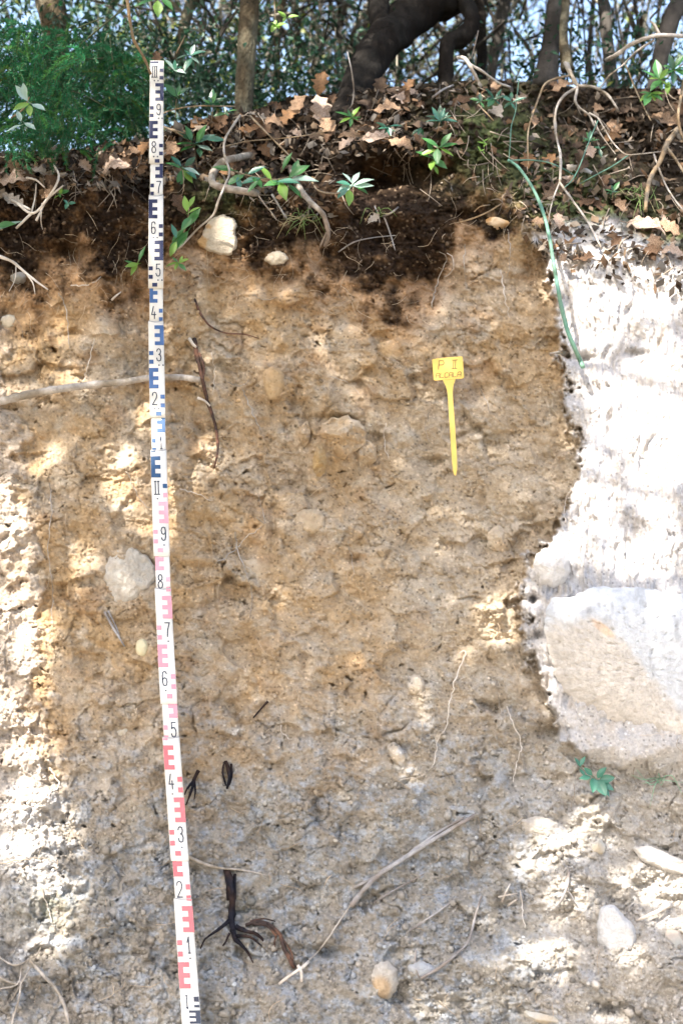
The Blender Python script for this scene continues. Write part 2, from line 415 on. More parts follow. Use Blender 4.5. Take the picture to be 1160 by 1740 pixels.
# back slope beyond the crest: rows carried back over the rise
rows = []; rc = []
yb = np.array([.03, .08, .16, .3, .5])
for i, y in enumerate(yb):
    r = BV[0].copy(); r[:, 1] += y*1.0; r[:, 2] += .02*math.sin(i)+y*.12 - .03; rows.append(r); rc.append(BC[0])
BVa = np.concatenate([np.array(rows[::-1]), BV]); BCa = np.concatenate([np.array(rc[::-1]), BC])
nr, ncx = BVa.shape[:2]
idx = np.arange(nr*ncx).reshape(nr, ncx)
quads = np.stack([idx[:-1, :-1], idx[1:, :-1], idx[1:, 1:], idx[:-1, 1:]], -1).reshape(-1, 4)
soil = material('bank_soil', usecol=True, rough=1.0, spec=.04, mottle=.22, mscale=160, bump=.9, bscale=420, bdist=.004)
bank = mesh_np('soil_bank', BVa.reshape(-1, 3), quads, soil, BCa.reshape(-1, 3), smooth=True)
bank['kind'] = 'structure'

# forest floor behind the crest, rising away
fx = np.linspace(-30, 30, 121); fy = np.concatenate([np.linspace(0, 6, 40), np.linspace(6.5, 60, 50)])
FX, FYr = np.meshgrid(fx, fy)
ncol = np.interp(FX, BVa[0, :, 0], BVa[0, :, 1]); zcol = np.interp(FX, BVa[0, :, 0], BVa[0, :, 2])
FY = ncol - .12 + FYr
FZ = zcol - .06 + FYr*.30 + .10*fbm(FX*.8, FYr*.8, 7, 3)*ss(.2, 2, FYr)
fi = np.arange(FX.size).reshape(FX.shape); fq = np.stack([fi[:-1, :-1], fi[:-1, 1:], fi[1:, 1:], fi[1:, :-1]], -1).reshape(-1, 4)
ffm = material('forest_floor', (.10, .07, .04), rough=.95, mottle=.6, mscale=12, bump=.8, bscale=60, bdist=.02, second=(.17, .10, .05))
ff = mesh_np('forest_floor', np.stack([FX, FY, FZ], -1).reshape(-1, 3), fq, ffm, smooth=True); ff['kind'] = 'structure'
# the track in front of the bank, where the photographer stands
tx = np.linspace(-40, 40, 161); ty = np.linspace(-40, 3.4, 120); TX, TY = np.meshgrid(tx, ty)
TZ = .04*fbm(TX*.6, TY*.6, 9, 4)-.02
ti = np.arange(TX.size).reshape(TX.shape); tq = np.stack([ti[:-1, :-1], ti[:-1, 1:], ti[1:, 1:], ti[1:, :-1]], -1).reshape(-1, 4)
trk = mesh_np('dirt_track', np.stack([TX, TY, TZ], -1).reshape(-1, 3), tq, material('track_dirt', (.27, .22, .16), rough=.95, mottle=.3, mscale=9, bump=.8, bscale=60, bdist=.01, second=(.33, .29, .23)), smooth=True)
trk['kind'] = 'structure'

# soil crumbs clinging to the face: nobody could count them
def lump_template(seed):
    rs = np.random.RandomState(seed)
    import itertools
    phi = (1+5**.5)/2
    v = np.array([(-1, phi, 0), (1, phi, 0), (-1, -phi, 0), (1, -phi, 0), (0, -1, phi), (0, 1, phi), (0, -1, -phi), (0, 1, -phi), (phi, 0, -1), (phi, 0, 1), (-phi, 0, -1), (-phi, 0, 1)])/1.9
    f = np.array([(0,11,5),(0,5,1),(0,1,7),(0,7,10),(0,10,11),(1,5,9),(5,11,4),(11,10,2),(10,7,6),(7,1,8),(3,9,4),(3,4,2),(3,2,6),(3,6,8),(3,8,9),(4,9,5),(2,4,11),(6,2,10),(8,6,7),(9,8,1)])
    return v*(1+.35*(rs.rand(12, 1)-.5)), f
def scatter_lumps(name, n, region, smin, smax, seed, colf=None, mat=None):
    rs = np.random.RandomState(seed); px = []; py = []
    px, py = region(rs, n)
    m = masks(px, py); pos = P(px, py, depth(px, py, m)); c = bank_colors(px, py, m)
    if colf is not None: c = colf(c, rs)
    s = smin*(smax/smin)**(rs.rand(len(px))**2.2)
    temps = [lump_template(k) for k in range(5)]
    V = np.zeros((len(px), 12, 3)); Fc = np.zeros((len(px), 20, 3), np.int64)
    for k, (tv, tf) in enumerate(temps):
        sel = np.arange(len(px)) % 5 == k; nn = sel.sum()
        ax = rs.randn(nn, 3, 3); q, _ = np.linalg.qr(ax)
        sc = s[sel][:, None, None]*(1+.6*(rs.rand(nn, 1, 3)-.5))
        V[sel] = np.einsum('nij,nkj->nki', q, tv[None]*sc) + pos[sel][:, None] + N_*(s[sel][:, None, None]*.3)
        Fc[sel] = tf[None]
    Fc = Fc + np.arange(len(px))[:, None, None]*12
    o = mesh_np(name, V.reshape(-1, 3), Fc.reshape(-1, 3), mat or soil, np.repeat(c, 12, 0)); o['kind'] = 'stuff'; return o
def reg_face(rs, n):
    px = rs.uniform(-40, 1200, n*3); py = rs.uniform(330, 1780, n*3)
    m = masks(px, py)
    w_ = (.04+.25*m['low']+1.3*m['hum'] + .8*ss(.05, .35, fbm(px/50, py/50, 501, 3)))*(1-.93*m['right'])
    k = rs.rand(n*3) < w_; return px[k][:n], py[k][:n]
scatter_lumps('soil_crumbs', 14000, reg_face, .0011, .0052, 1, lambda c, rs: np.clip(c*(.75+.6*rs.rand(len(c), 1)), 0, .8))
def reg_foot(rs, n):
    px = rs.uniform(-60, 1220, n*4); py = rs.uniform(1380, 1790, n*4)
    w_ = ss(1380, 1600, py)*.7+.15 ; k = rs.rand(n*4) < w_*(ss(-.1, .3, fbm(px/70, py/50, 511, 3))+.1)
    return px[k][:n], py[k][:n]
scatter_lumps('foot_gravel', 700, reg_foot, .0025, .010, 2, lambda c, rs: np.clip(c*(.8+.5*rs.rand(len(c), 1)), 0, .8))

# ------------------------------------------------------------------ levelling staff
cen = poly([(60,267.5),(110,267),(200,266),(340,265.3),(450,265),(540,265),(610,266.3),(730,268.5),(870,272.6),(1000,277),(1110,282.4),(1250,290.5),(1400,301.2),(1530,311),(1700,323),(1740,325.8),(3200,432)])
wid = poly([(100,23.5),(340,25),(610,26.5),(870,27.5),(1110,28.2),(1400,30),(1700,32.2),(1740,32.8),(3200,44)])
dig_y = np.array([122, 186, 250, 318, 387, 459, 531, 603, 677, 752, 829, 907, 988, 1070, 1153, 1240, 1328, 1418, 1511, 1606, 1702])
names = ['III', '9', '8', '7', '6', '5', '4', '3', '2', '1', 'II', '9', '8', '7', '6', '5', '4', '3', '2', '1', 'I']
staff_y = lambda g: np.interp(g, np.concatenate([[-3], 7.0+10*np.arange(21), [227, 400]]), np.concatenate([[58], dig_y, [1800, 1800+17.3*9.6*1.3]]))
LIFT0 = .105
def staff_pt(u, y, lift=0.0):
    u = np.asarray(u, float); y = np.asarray(y, float)
    x = cen(y) + u*wid(y)
    return P(x, y, plane_d(y) - LIFT0 - lift)
staff = thing('levelling_staff', 'tall white telescopic measuring staff with blue and red centimetre marks', 'measuring staff', staff_pt(0, 2900.))
white = material('staff_white', (.74, .73, .70), rough=.5, spec=.35, mottle=.10, mscale=18, bump=.2, bscale=120, bdist=.001, second=(.66, .63, .57))
ink = material('staff_paint', usecol=True, rough=.45, spec=.4, mottle=.08, mscale=90, bump=0)
inkb = material('staff_digits', (.02, .03, .06), rough=.5, mottle=.1, bump=0)
capm = material('joint_grey', (.33, .33, .35), rough=.5, mottle=.2, bump=0)
def sweep_box(y0, y1, ws, lift_front, thick, uoff=0.0):
    ys = np.linspace(y0, y1, max(3, int(abs(y1-y0)/14)))
    prof = [(-.5, .12), (-.42, 0), (.42, 0), (.5, .12), (.5, .88), (.42, 1), (-.42, 1), (-.5, .88)]
    V = []
    for y in ys:
        for (u, d) in prof: V.append(staff_pt(u*ws+uoff, y, lift_front - d*thick))
    n = 8; k = len(ys); V = np.array(V)
    i = np.arange(k-1)[:, None]*n; j = np.arange(n)[None]; j2 = (j+1) % n
    Q = np.stack([i+j, i+j2, i+n+j2, i+n+j], -1).reshape(-1, 4)
    V = np.concatenate([V, V[:8].mean(0, keepdims=True), V[8*(k-1):8*k].mean(0, keepdims=True)]); jj = np.arange(8)
    T = np.concatenate([np.stack([np.full(8, 8*k), (jj+1) % 8, jj], -1), np.stack([np.full(8, 8*k+1), 8*(k-1)+jj, 8*(k-1)+(jj+1) % 8], -1)])
    return V, [Q, T]
joints = [(103, None), (332, 278), (546, 490), (765, 710), (1000, 945), (1253, 1196), (1527, 1463), (1830, 1760), (2900, None)]
marks = []   # (y, accumulators decided per section)
def quad_patch(acc, u0, u1, y0, y1, lift, col):
    ys = np.linspace(y0, y1, 3); V = []
    for y in ys: V += [staff_pt(u0, y, lift), staff_pt(u1, y, lift)]
    V = np.array(V); acc.add(V, [np.array([[0, 2, 3, 1], [2, 4, 5, 3]])], col)
GL = {'1': [[(-.5,.35),(0,1),(0,-1)],[(-.35,-1),(.35,-1)]], '2': [[(-.8,.5),(-.6,.88),(0,1),(.6,.88),(.8,.5),(.6,.05),(-.8,-1),(.8,-1)]],
      '3': [[(-.75,.6),(-.5,.92),(0,1),(.5,.9),(.7,.55),(.5,.2),(0,.08)],[(0,.08),(.55,-.05),(.8,-.45),(.6,-.88),(0,-1),(-.6,-.88),(-.8,-.5)]],
      '4': [[(-.1,1),(-.75,-.35),(.8,-.35)],[(.3,.1),(.3,-1)]], '5': [[(.7,1),(-.6,1),(-.65,.15),(-.2,.3),(.3,.28),(.75,-.05),(.8,-.5),(.5,-.9),(0,-1),(-.5,-.9),(-.8,-.55)]],
      '6': [[(.7,.65),(.5,.92),(0,1),(-.55,.88),(-.78,.4),(-.8,-.4),(-.55,-.9),(0,-1),(.55,-.9),(.8,-.45),(.55,0),(0,.1),(-.55,0),(-.78,-.35)]],
      '7': [[(-.8,1),(.8,1),(.1,0),(-.1,-1)]], '8': [[(0,.1),(-.6,.3),(-.7,.65),(-.4,.95),(0,1),(.4,.95),(.7,.65),(.6,.3),(0,.1),(-.65,-.15),(-.8,-.5),(-.55,-.9),(0,-1),(.55,-.9),(.8,-.5),(.65,-.15),(0,.1)]],
      '9': [[(.75,.5),(.55,.9),(0,1),(-.55,.9),(-.78,.5),(-.55,.05),(0,-.08),(.55,.05),(.75,.45),(.75,-.45),(.5,-.9),(0,-1),(-.5,-.9),(-.7,-.6)]],
      'I': [[(0,1),(0,-1)],[(-.25,1),(.25,1)],[(-.25,-1),(.25,-1)]], 'II': [[(-.45,1),(-.45,-1)],[(.45,1),(.45,-1)],[(-.8,-1),(.8,-1)],[(-.7,1),(-.2,1)],[(.2,1),(.7,1)]],
      'III': [[(-.7,1),(-.7,-1)],[(0,1),(0,-1)],[(.7,1),(.7,-1)],[(-.95,1),(.95,1)],[(-.95,-1),(.95,-1)]]}
def stroke(acc, a, b, w_, fn, lift):
    a = np.array(a, float); b = np.array(b, float)
    A3 = fn(a[0], a[1], lift); B3 = fn(b[0], b[1], lift); d = B3-A3; L = np.linalg.norm(d)
    if L < 1e-6: return
    d /= L; nrm = np.cross(d, -N_); nrm /= np.linalg.norm(nrm); A3 = A3-d*w_*.4; B3 = B3+d*w_*.4
    acc.add(np.array([A3-nrm*w_/2, A3+nrm*w_/2, B3+nrm*w_/2, B3-nrm*w_/2]), [np.array([[0, 3, 2, 1]])])
def wscale(y):    # neck parts of each section are a little narrower
    return .90
for si in range(len(joints)-1):
    ytop = joints[si][0]; ybot = joints[si+1][0]; ynk = joints[si+1][1]
    sect = thing_ = None
    A = Acc(); front = .0012*si
    if ynk is None: V, fs = sweep_box(ytop, ybot, 1.0, front, .026); A.add(V, fs)
    else:
        V, fs = sweep_box(ytop, ynk, 1.0, front, .024); A.add(V, fs)
        V, fs = sweep_box(ynk-.5, ybot+6, .885, front-.0022, .020, uoff=.03); A.add(V, fs)
    sec = A.build('tube_section', white, staff, smooth=False)
    PM = Acc(); DGS = []
    # printed marks on this section
    for n in range(-1, 24):
        g0 = 10*n; left = (n % 2 == 0)
        def ycol(y):  # marks paled down the middle: overexposure put into the ink colour
            if y < 486: return (.010, .018, .075)
            if y < 700: return (.045, .11, .27)
            if y < 835: return (.02, .075, .18)
            if y < 1000: return (.78, .34, .42)
            if y < 1260: return (.74, .28, .35)
            if y < 1690: return (.60, .13, .15)
            return (.03, .035, .06)
        def put(u0, u1, ga, gb):
            ya, yb_ = staff_y(ga), staff_y(gb)
            if n >= 21: c = (.02, .03, .06)
            else: c = ycol((ya+yb_)/2)
            if ga >= 207 and ga < 212: c = (.03, .04, .07)
            lo = ytop+1; hi = ybot-.5
            a_, b_ = max(ya, lo), min(yb_, hi)
            if b_-a_ < 1: return
            neck = ynk is not None and (a_+b_)/2 > ynk
            k = .885 if neck else 1.0; off = .03 if neck else 0
            lf = (front-.0022 if neck else front)+.0005
            quad_patch(PM, u0*k*.985+off, u1*k*.985+off, a_, b_, lf, c)
        sgn = -1 if left else 1
        def U(a, b):  # a,b measured from the staff's marked edge inwards (0..1)
            return (-.5+a, -.5+b) if left else (.5-b, .5-a)
        if n >= 0:
            u = U(0, .26); put(*u, g0, g0+4.7)
            for a in (0, 1.9, 3.8): u = U(.26, .60); put(*u, g0+a, g0+a+.9)
        # the two squares stand on the other edge
        left = not left
        for a in (6.1, 8.1): u = U(.02, .30); put(*u, g0+a, g0+a+.95)
        left = not left
        # digit and dots
        if 0 <= n < 21: nm = names[n]
        elif n == -1: nm = None
        else: nm = None
        if n == -1: continue
        yd = staff_y(g0+7.0); DG = Acc()
        if not (ytop < yd < ybot): continue
        if nm is None: continue
        neck = ynk is not None and yd > ynk
        lf = (front-.0022 if neck else front)+.0007
        cu = (-.17 if left else .15) + (.03 if neck else 0)
        pxcm = (staff_y(g0+8)-staff_y(g0+6))/2
        wdig = .17 if len(nm) == 1 else .21
        for st in GL[nm]:
            for a, b in zip(st[:-1], st[1:]):
                fn = lambda gx_, gy_, l_: staff_pt(cu+gx_*wdig, yd-gy_*1.42*pxcm, l_)
                stroke(DG, a, b, .0021, fn, lf)
        DGS.append(DG); nd_ = 2 if n < 10 else 1
        for q in range(nd_):
            uu = cu + (q*.26 if nd_ == 2 else .02); yy = staff_y(g0+9.35)
            quad_patch(DG, uu-.05, uu+.05, yy-.9, yy+.9, lf, None) if False else DG.add(np.array([staff_pt(uu+.055*math.cos(t)*1.0, yy+1.3*math.sin(t), lf) for t in np.arange(8)/8*2*np.pi]), [np.array([[0, 1, 2, 3], [0, 3, 4, 7], [7, 4, 5, 6]])])
    if PM.n: PM.build('printed_marks', ink, sec, smooth=False, origin=np.array(staff.location))
    for DG in DGS: DG.build('printed_digit', inkb, sec, smooth=False, origin=np.array(staff.location))
    if ynk is not None:   # curved grey lip where the tube enters the next, wider one
        L = Acc(); us = np.linspace(-.46, .46, 12)
        pts = np.array([staff_pt(u_, ybot+2.2*(1-(u_/.46)**2)-1.0, front+.0008) for u_ in us])
        V, fs = tube_np(pts, .0011, 5); L.add(V, fs); L.build('joint_lip', capm, staff)

# ------------------------------------------------------------------ yellow plant label
lab = thing('plant_label', 'yellow plastic plant label with pencilled writing stuck in the soil face', 'label', S1(772, 806, .02))
yel = material('label_yellow', (.82, .54, .11), rough=.4, spec=.45, mottle=.05, mscale=20, bump=.05)
pen = material('pencil_grey', (.15, .11, .05), rough=.6, mottle=.2, bump=0)
LF = .050
def LP(px, py, l=0.0): return P(np.array([px]), np.array([py]), plane_d(np.array([py])) - LF - l)[0]
lab.location = Vector(LP(772, 806))
def solid_outline(name, outline, thick, mat, parent, fn, bev=.25):
    n = len(outline); o = np.array(outline, float); c = o.mean(0)
    Vf = np.array([fn(x, y, thick) for x, y in (c+(o-c)*.975)]); Vm = np.array([fn(x, y, thick*.6) for x, y in o]); Vb = np.array([fn(x, y, 0) for x, y in o])
    me = bpy.data.meshes.new(name); V = np.concatenate([Vf, Vm, Vb]) - np.array(parent.location)
    fs = [list(range(n))] + [[i, i+n, (i+1) % n+n, (i+1) % n] for i in range(n)] + [[i+n, i+2*n, (i+1) % n+2*n, (i+1) % n+n] for i in range(n)] + [list(range(2*n, 3*n))[::-1]]
    me.from_pydata([tuple(v) for v in V], [], fs); me.materials.append(mat); ob = bpy.data.objects.new(name, me); link(ob, parent); return ob
def rr(pts, r=3, k=4):   # round polygon corners
    o = []
    for i in range(len(pts)):
        p0 = np.array(pts[i-1], float); p1 = np.array(pts[i], float); p2 = np.array(pts[(i+1) % len(pts)], float)
        a = p1+(p0-p1)/np.linalg.norm(p0-p1)*r; b = p1+(p2-p1)/np.linalg.norm(p2-p1)*r
        for t in np.linspace(0, 1, k): o.append((1-t)**2*a + 2*t*(1-t)*p1 + t*t*b)
    return o
plate = solid_outline('plate', rr([(733.5, 610), (785.5, 605), (788, 643), (736.5, 647)], 3), .0022, yel, lab, LP)
stake = solid_outline('stake', [(752, 645.5), (757, 655), (760, 668), (761.5, 690), (764, 730), (767, 780), (769, 800), (771.5, 807.5), (774, 808), (776, 799), (776, 780), (773, 730), (770, 690), (768.5, 668), (769.5, 655), (773, 644.5)], .0020, yel, lab, LP)
def text_strokes(txt, x0, y0, h, wch, gap, acc, wst, slant):
    G = {'P': [[(0,0),(0,1),(.8,1),(1,.8),(1,.65),(.8,.5),(0,.5)]], 'I': [[(.5,0),(.5,1)],[(.1,1),(.9,1)],[(.1,0),(.9,0)]], '2': [[(.1,1),(.9,1)],[(.1,0),(.9,0)],[(.35,0),(.35,1)],[(.65,0),(.65,1)]],
         'A': [[(0,0),(0,.8),(.2,1),(.8,1),(1,.8),(1,0)],[(0,.45),(1,.45)]], 'L': [[(0,1),(0,0),(1,0)]], 'C': [[(1,.9),(.7,1),(.2,1),(0,.8),(0,.2),(.2,0),(.7,0),(1,.1)]], ' ': []}
    for i, ch in enumerate(txt):
        xo = x0+i*(wch+gap)
        for st in G[ch]:
            for a, b in zip(st[:-1], st[1:]):
                fn = lambda gx_, gy_, l_: LP(xo+gx_*wch+gy_*1.0, y0-gy_*h+slant*(i*(wch+gap)+gx_*wch), l_)
                stroke(acc, a, b, wst, fn, .0030)
tw = Acc(); text_strokes('P', 744.5, 627.5, 14.5, 8.5, 5, tw, .0015, -.06); text_strokes('2', 765.5, 626.5, 14.5, 11, 4, tw, .0015, -.06)
text_strokes('ALCALA', 740, 642.3, 8.0, 5.6, 1.7, tw, .0011, -.065); tw.build('writing', pen, plate, smooth=False, origin=np.array(lab.location))

# ------------------------------------------------------------------ stones
def stone_mesh(seed, sub=4, nplanes=9, cut=.72, rough=.05):
    rs = np.random.RandomState(seed)
    import bmesh
    bm = bmesh.new(); bmesh.ops.create_icosphere(bm, subdivisions=sub, radius=1)
    v = np.array([x.co[:] for x in bm.verts]); f = np.array([[q.index for q in x.verts] for x in bm.faces]); bm.free()
    for k in range(nplanes+5):
        nrm = rs.randn(3); nrm[2] = abs(nrm[2])+.1*(k % 2); nrm /= np.linalg.norm(nrm); d = cut-.08+.2*rs.rand()
        s = v@nrm-d; v = v - np.clip(s, 0, None)[:, None]*nrm*.985
    nn = v/np.linalg.norm(v, axis=1, keepdims=True)
    v = v + nn*(rough*fbm(v[:, 0]*3+seed, v[:, 1]*3+v[:, 2]*2, seed, 4))[:, None] + nn*(rough*.35*fbm(v[:, 0]*11+seed, v[:, 1]*11+v[:, 2]*9, seed+3, 3))[:, None]
    return v, f
def stone(px, py, rx, ry, dz, ang, seed, label, mat, inset=0.0, name='stone', planes=9, cut=.66, rough=.07, group=None, sub=4):
    d = float(depth(np.array([px*1.0]), np.array([py*1.0]))[0]); sc = d/F
    v, f = stone_mesh(seed, sub, planes, cut, rough)
    ext = np.abs(v).max(0); v = v/ext
    a = math.radians(ang)
    v = v*np.array([rx*sc, ry*sc, dz])
    x = v[:, 0]*math.cos(a) - v[:, 1]*math.sin(a); y = v[:, 0]*math.sin(a) + v[:, 1]*math.cos(a)
    o = S1(px, py) - N_*inset
    W = o + x[:, None]*R_ + y[:, None]*U_ + v[:, 2][:, None]*N_
    ob = mesh_np(name, W, f, mat, smooth=False, origin=o)
    return tag(ob, label, 'stone', group)
def slab(outline, thick_, label, mat, seed, inset=.004, p=5, amp=.10, tilt=(0, 0), name='stone', facet=.22, colf=None, group=None, sub=1.0, cat='stone'):
    """a stone known by its outline on the face: rounded rim, broken faceted front, body going back into the soil"""
    thick = thick_*(.6 if facet < .3 else 1.0) if name == 'stone' else thick_; o = np.array(rr(outline, 2.2, 3)); 
    # refine and roughen the rim
    q = np.concatenate([o, o[:1]])
    al = np.concatenate([[0], np.cumsum(np.linalg.norm(np.diff(q, axis=0), axis=1))]); na = max(60, int(al[-1]/2.5)); tt = np.arange(na)/na*al[-1]
    q = np.stack([np.interp(tt, al, q[:, 0]), np.interp(tt, al, q[:, 1])], 1)
    for _ in range(1): q = (np.roll(q, 1, 0)+q+np.roll(q, -1, 0)+np.roll(q, 2, 0)+np.roll(q, -2, 0))/5
    c = np.array([q[:, 0].mean(), q[:, 1].mean()]); nth = len(q)
    th = np.arange(nth)/nth*2*np.pi; size = np.sqrt((q[:, 0].ptp() if hasattr(q, 'ptp') else np.ptp(q[:, 0]))*np.ptp(q[:, 1]))
    k = 1+.08*fbm(np.cos(th)*2.5+seed, np.sin(th)*2.5, seed, 4)*2; q = c+(q-c)*k[:, None]
    nr_ = max(26, int(size/5)); rings = np.concatenate([np.linspace(0.02, .9, nr_), [.94, .97, .99, 1.0, 1.0, .98]]); extra = np.concatenate([np.zeros(nr_), [0]*4, [-.6, -1.6]])
    X = c[0]+(q[None, :, 0]-c[0])*rings[:, None]; Y = c[1]+(q[None, :, 1]-c[1])*rings[:, None]
    zz = (1-rings**p)[:, None]*np.ones_like(X)
    u = (X-c[0])/size; v = (Y-c[1])/size
    rs = np.random.RandomState(seed)
    top = np.full(X.shape, 1.15)
    for i in range(7):
        a = rs.uniform(0, 2*np.pi); g = rs.uniform(.3, 1.5)*facet*4; top = np.minimum(top, 1.0 + .12*rs.rand() - g*(np.cos(a)*u+np.sin(a)*v) + .05)
    z = np.minimum(zz, np.maximum(top, .1)*np.minimum(zz*3, 1)) + tilt[0]*u + tilt[1]*v
    z = z + (amp*fbm(u*5+seed, v*5, seed, 4) + amp*.4*fbm(u*17+seed, v*17, seed+4, 3) + (.06*fbm(X/9, Y/8, seed+6, 3) - .10*ss(.3, .5, fbm(X/11, Y/9, seed+8, 3)))*(name == 'boulder'))*np.minimum(zz*4, 1)
    z = z*thick + extra[:, None]*max(thick, .02)
    d = float(smooth_depth(c[:1], c[1:])[0]) + inset
    W = P(X, Y, d - z).reshape(-1, 3)
    i = np.arange(len(rings)-1)[:, None]*nth; j = np.arange(nth)[None]; j2 = (j+1) % nth
    Q = np.stack([i+j, i+nth+j, i+nth+j2, i+j2], -1).reshape(-1, 4)
    Wc = W[:nth].mean(0, keepdims=True); W = np.concatenate([W, Wc]); cap = np.stack([np.full(nth, len(W)-1), np.arange(nth), (np.arange(nth)+1) % nth], -1)
    cols = None
    if colf is not None: cols = colf(np.append(X.ravel(), c[0]), np.append(Y.ravel(), c[1]))
    ob = mesh_np(name, W, [Q, cap], mat, cols, smooth=True, origin=Wc[0])
    return tag(ob, label, cat, group)
m_cream = material('stone_cream', (.62, .53, .40), rough=.8, mottle=.18, mscale=30, bump=.5, bscale=150, bdist=.002, second=(.55, .36, .17))
m_greyw = material('stone_grey_white', (.52, .51, .47), rough=.9, spec=.15, mottle=.2, mscale=40, bump=.8, bscale=200, bdist=.004, second=(.47, .40, .30))
m_yell = material('stone_yellow', (.60, .54, .36), rough=.8, mottle=.12, mscale=40, bump=.3)
m_tan = material('stone_tan', (.47, .33, .18), rough=.95, spec=.1, mottle=.25, mscale=50, bump=.9, bscale=260, bdist=.004, second=(.53, .40, .26))
m_oran = material('stone_orange', (.55, .30, .10), rough=.8, mottle=.2, mscale=30, bump=.4, second=(.60, .48, .34))
m_slab = material('stone_slab', (.42, .36, .30), rough=.85, mottle=.2, mscale=30, bump=.5, second=(.30, .30, .28))
stone(242, 1101, 11.5, 16, .014, 8, 24, 'small smooth yellowish pebble just left of the staff', m_yell, .001, planes=4, cut=.9, rough=.02)
stone(985, 291, 38, 16, .03, -22, 33, 'grey flat slab lying in moss below the hanging roots', m_slab, .008, planes=10)
stone(843, 377, 22, 10, .022, -4, 34, 'orange brown stone under the twig at the top of the cut', m_oran, .004, planes=8)
stone(922, 1729, 32, 10, .02, -14, 37, 'flat white stone at the bottom edge of the photo', m_greyw, .004, planes=7)
stone(205, 1245, 22, 13, .014, 15, 40, 'flat grey chip left of the staff in the lower face', m_greyw, .008)
stone(1012, 1440, 17, 14, .02, 10, 42, 'grey stone in the scree just above the upright slab', m_greyw, .006)
stone(1148, 1600, 20, 24, .02, 0, 43, 'grey stone at the right edge beside the upright slab', m_slab, .006)
stone(30, 470, 20, 12, .02, 20, 45, 'grey stone at the left edge under the humus', m_slab, .006)
stone(14, 545, 22, 20, .022, 10, 47, 'pale stone at the left edge above the long root', m_greyw, .008)
stone(955, 600, 22, 8, .014, 5, 48, 'thin dark stone at the foot of the green stem', m_slab, .004)

m_bould = material('boulder_stone', usecol=True, rough=.95, spec=.1, mottle=.16, mscale=70, bump=.9, bscale=260, bdist=.004)
def soilish(k=1.0, tint=(1, 1, 1), own=None, mix=.5):
    def f(X, Y):
        b = bank_colors(X, Y, masks(X, Y))
        if own is not None: b = b + (np.array(own)*(1+.12*fbm(X/9, Y/9, 733, 4)[:, None]) - b)*np.clip(mix + .5*fbm(X/14, Y/14, 737, 3), 0, 1)[:, None]
        return np.clip(b*k*np.array(tint), .01, .85)
    return f
slab([(333,411),(346,398),(351,380),(362,369),(380,365),(396,367),(403,378),(401,394),(405,412),(402,430),(386,436),(364,431),(348,424)], .034, 'cream angular stone bedded in dark soil right of the staff', m_bould, 3, inset=-.010, p=12, amp=.07, tilt=(.2, .2), colf=lambda X, Y: np.clip(np.array([.50, .44, .35])*(1+.1*fbm(X/10, Y/10, 5, 3)[:, None]) + (np.array([.45, .29, .14])-np.array([.50, .44, .35]))*ss(.3, .7, blob(X, Y, 340, 408, 14, 18)+.5*fbm(X/9, Y/9, 6, 3)+.5*blob(X, Y, 356, 386, 10, 6))[:, None], .02, .8))
slab([(447,440),(458,430),(470,426),(480,428),(493,438),(482,449),(462,452)], .024, 'small flat cream stone jutting out beside a root end', m_bould, 5, inset=-.008, p=7, colf=soilish(own=(.48, .42, .33), mix=.85))
slab([(188,938),(206,928),(226,926),(247,940),(262,956),(265,985),(250,1012),(236,1030),(212,1036),(190,1032),(180,1008),(174,980),(178,956)], .034, 'large pale grey stone half hidden behind the staff', m_bould, 11, inset=.002, p=6, amp=.14, facet=.3, colf=soilish(own=(.52, .50, .46), mix=.75))
slab([(500,880),(510,866),(535,864),(550,872),(553,890),(540,905),(515,908),(503,896)], .020, 'round tan stone in the middle of the soil face', m_bould, 13, inset=.002, p=4, colf=soilish(1.05, own=(.46, .36, .24), mix=.4))
slab([(445,640),(452,626),(468,622),(482,632),(484,655),(474,676),(462,682),(450,668)], .024, 'upright ochre stone right of the reddish root strip', m_bould, 17, inset=.002, p=4, colf=soilish(1.0, own=(.42, .29, .15), mix=.5))
slab([(546,722),(560,712),(590,706),(612,716),(624,738),(618,758),(600,768),(584,782),(566,776),(550,760),(543,742)], .048, 'broad tan clod topping the broken cluster in the face', m_bould, 19, inset=-.004, p=6, amp=.3, facet=.55, colf=soilish(1.1))
slab([(532,775),(540,752),(550,758),(556,780),(552,804),(540,812),(531,800)], .034, 'narrow ochre stone low in the broken cluster', m_bould, 23, inset=-.004, p=6, amp=.25, facet=.5, colf=soilish(1.0, own=(.46, .31, .13), mix=.5))
slab([(512,722),(522,714),(528,730),(526,752),(516,762),(509,745)], .026, 'left splinter of the broken cluster of clods', m_bould, 29, inset=-.004, p=6, amp=.25, facet=.5, colf=soilish(1.1))
slab([(606,770),(622,745),(638,756),(640,780),(628,800),(612,796)], .032, 'right tan clod of the cluster beside a dark hollow', m_bould, 31, inset=-.004, p=6, amp=.3, facet=.5, colf=soilish(1.1))
slab([(905,962),(910,943),(925,932),(948,931),(965,944),(970,966),(962,990),(940,1000),(915,992)], .024, 'rounded whitish stone at the edge of the pale weathered face', m_bould, 37, inset=.002, p=3, amp=.16, facet=.3, colf=soilish(own=(.60, .58, .56), mix=.9))
slab([(630,1655),(640,1636),(658,1632),(674,1645),(676,1675),(664,1698),(642,1700),(630,1682)], .026, 'upright brownish stone near the foot of the bank', m_bould, 41, inset=-.002, p=4, colf=lambda X, Y: np.clip(np.array([.42, .39, .35])*(1+.15*fbm(X/10, Y/10, 5, 3)[:, None]) + (np.array([.36, .27, .18])-np.array([.42, .39, .35]))*ss(.25, .7, blob(X, Y, 645, 1680, 22, 24))[:, None], .02, .8))
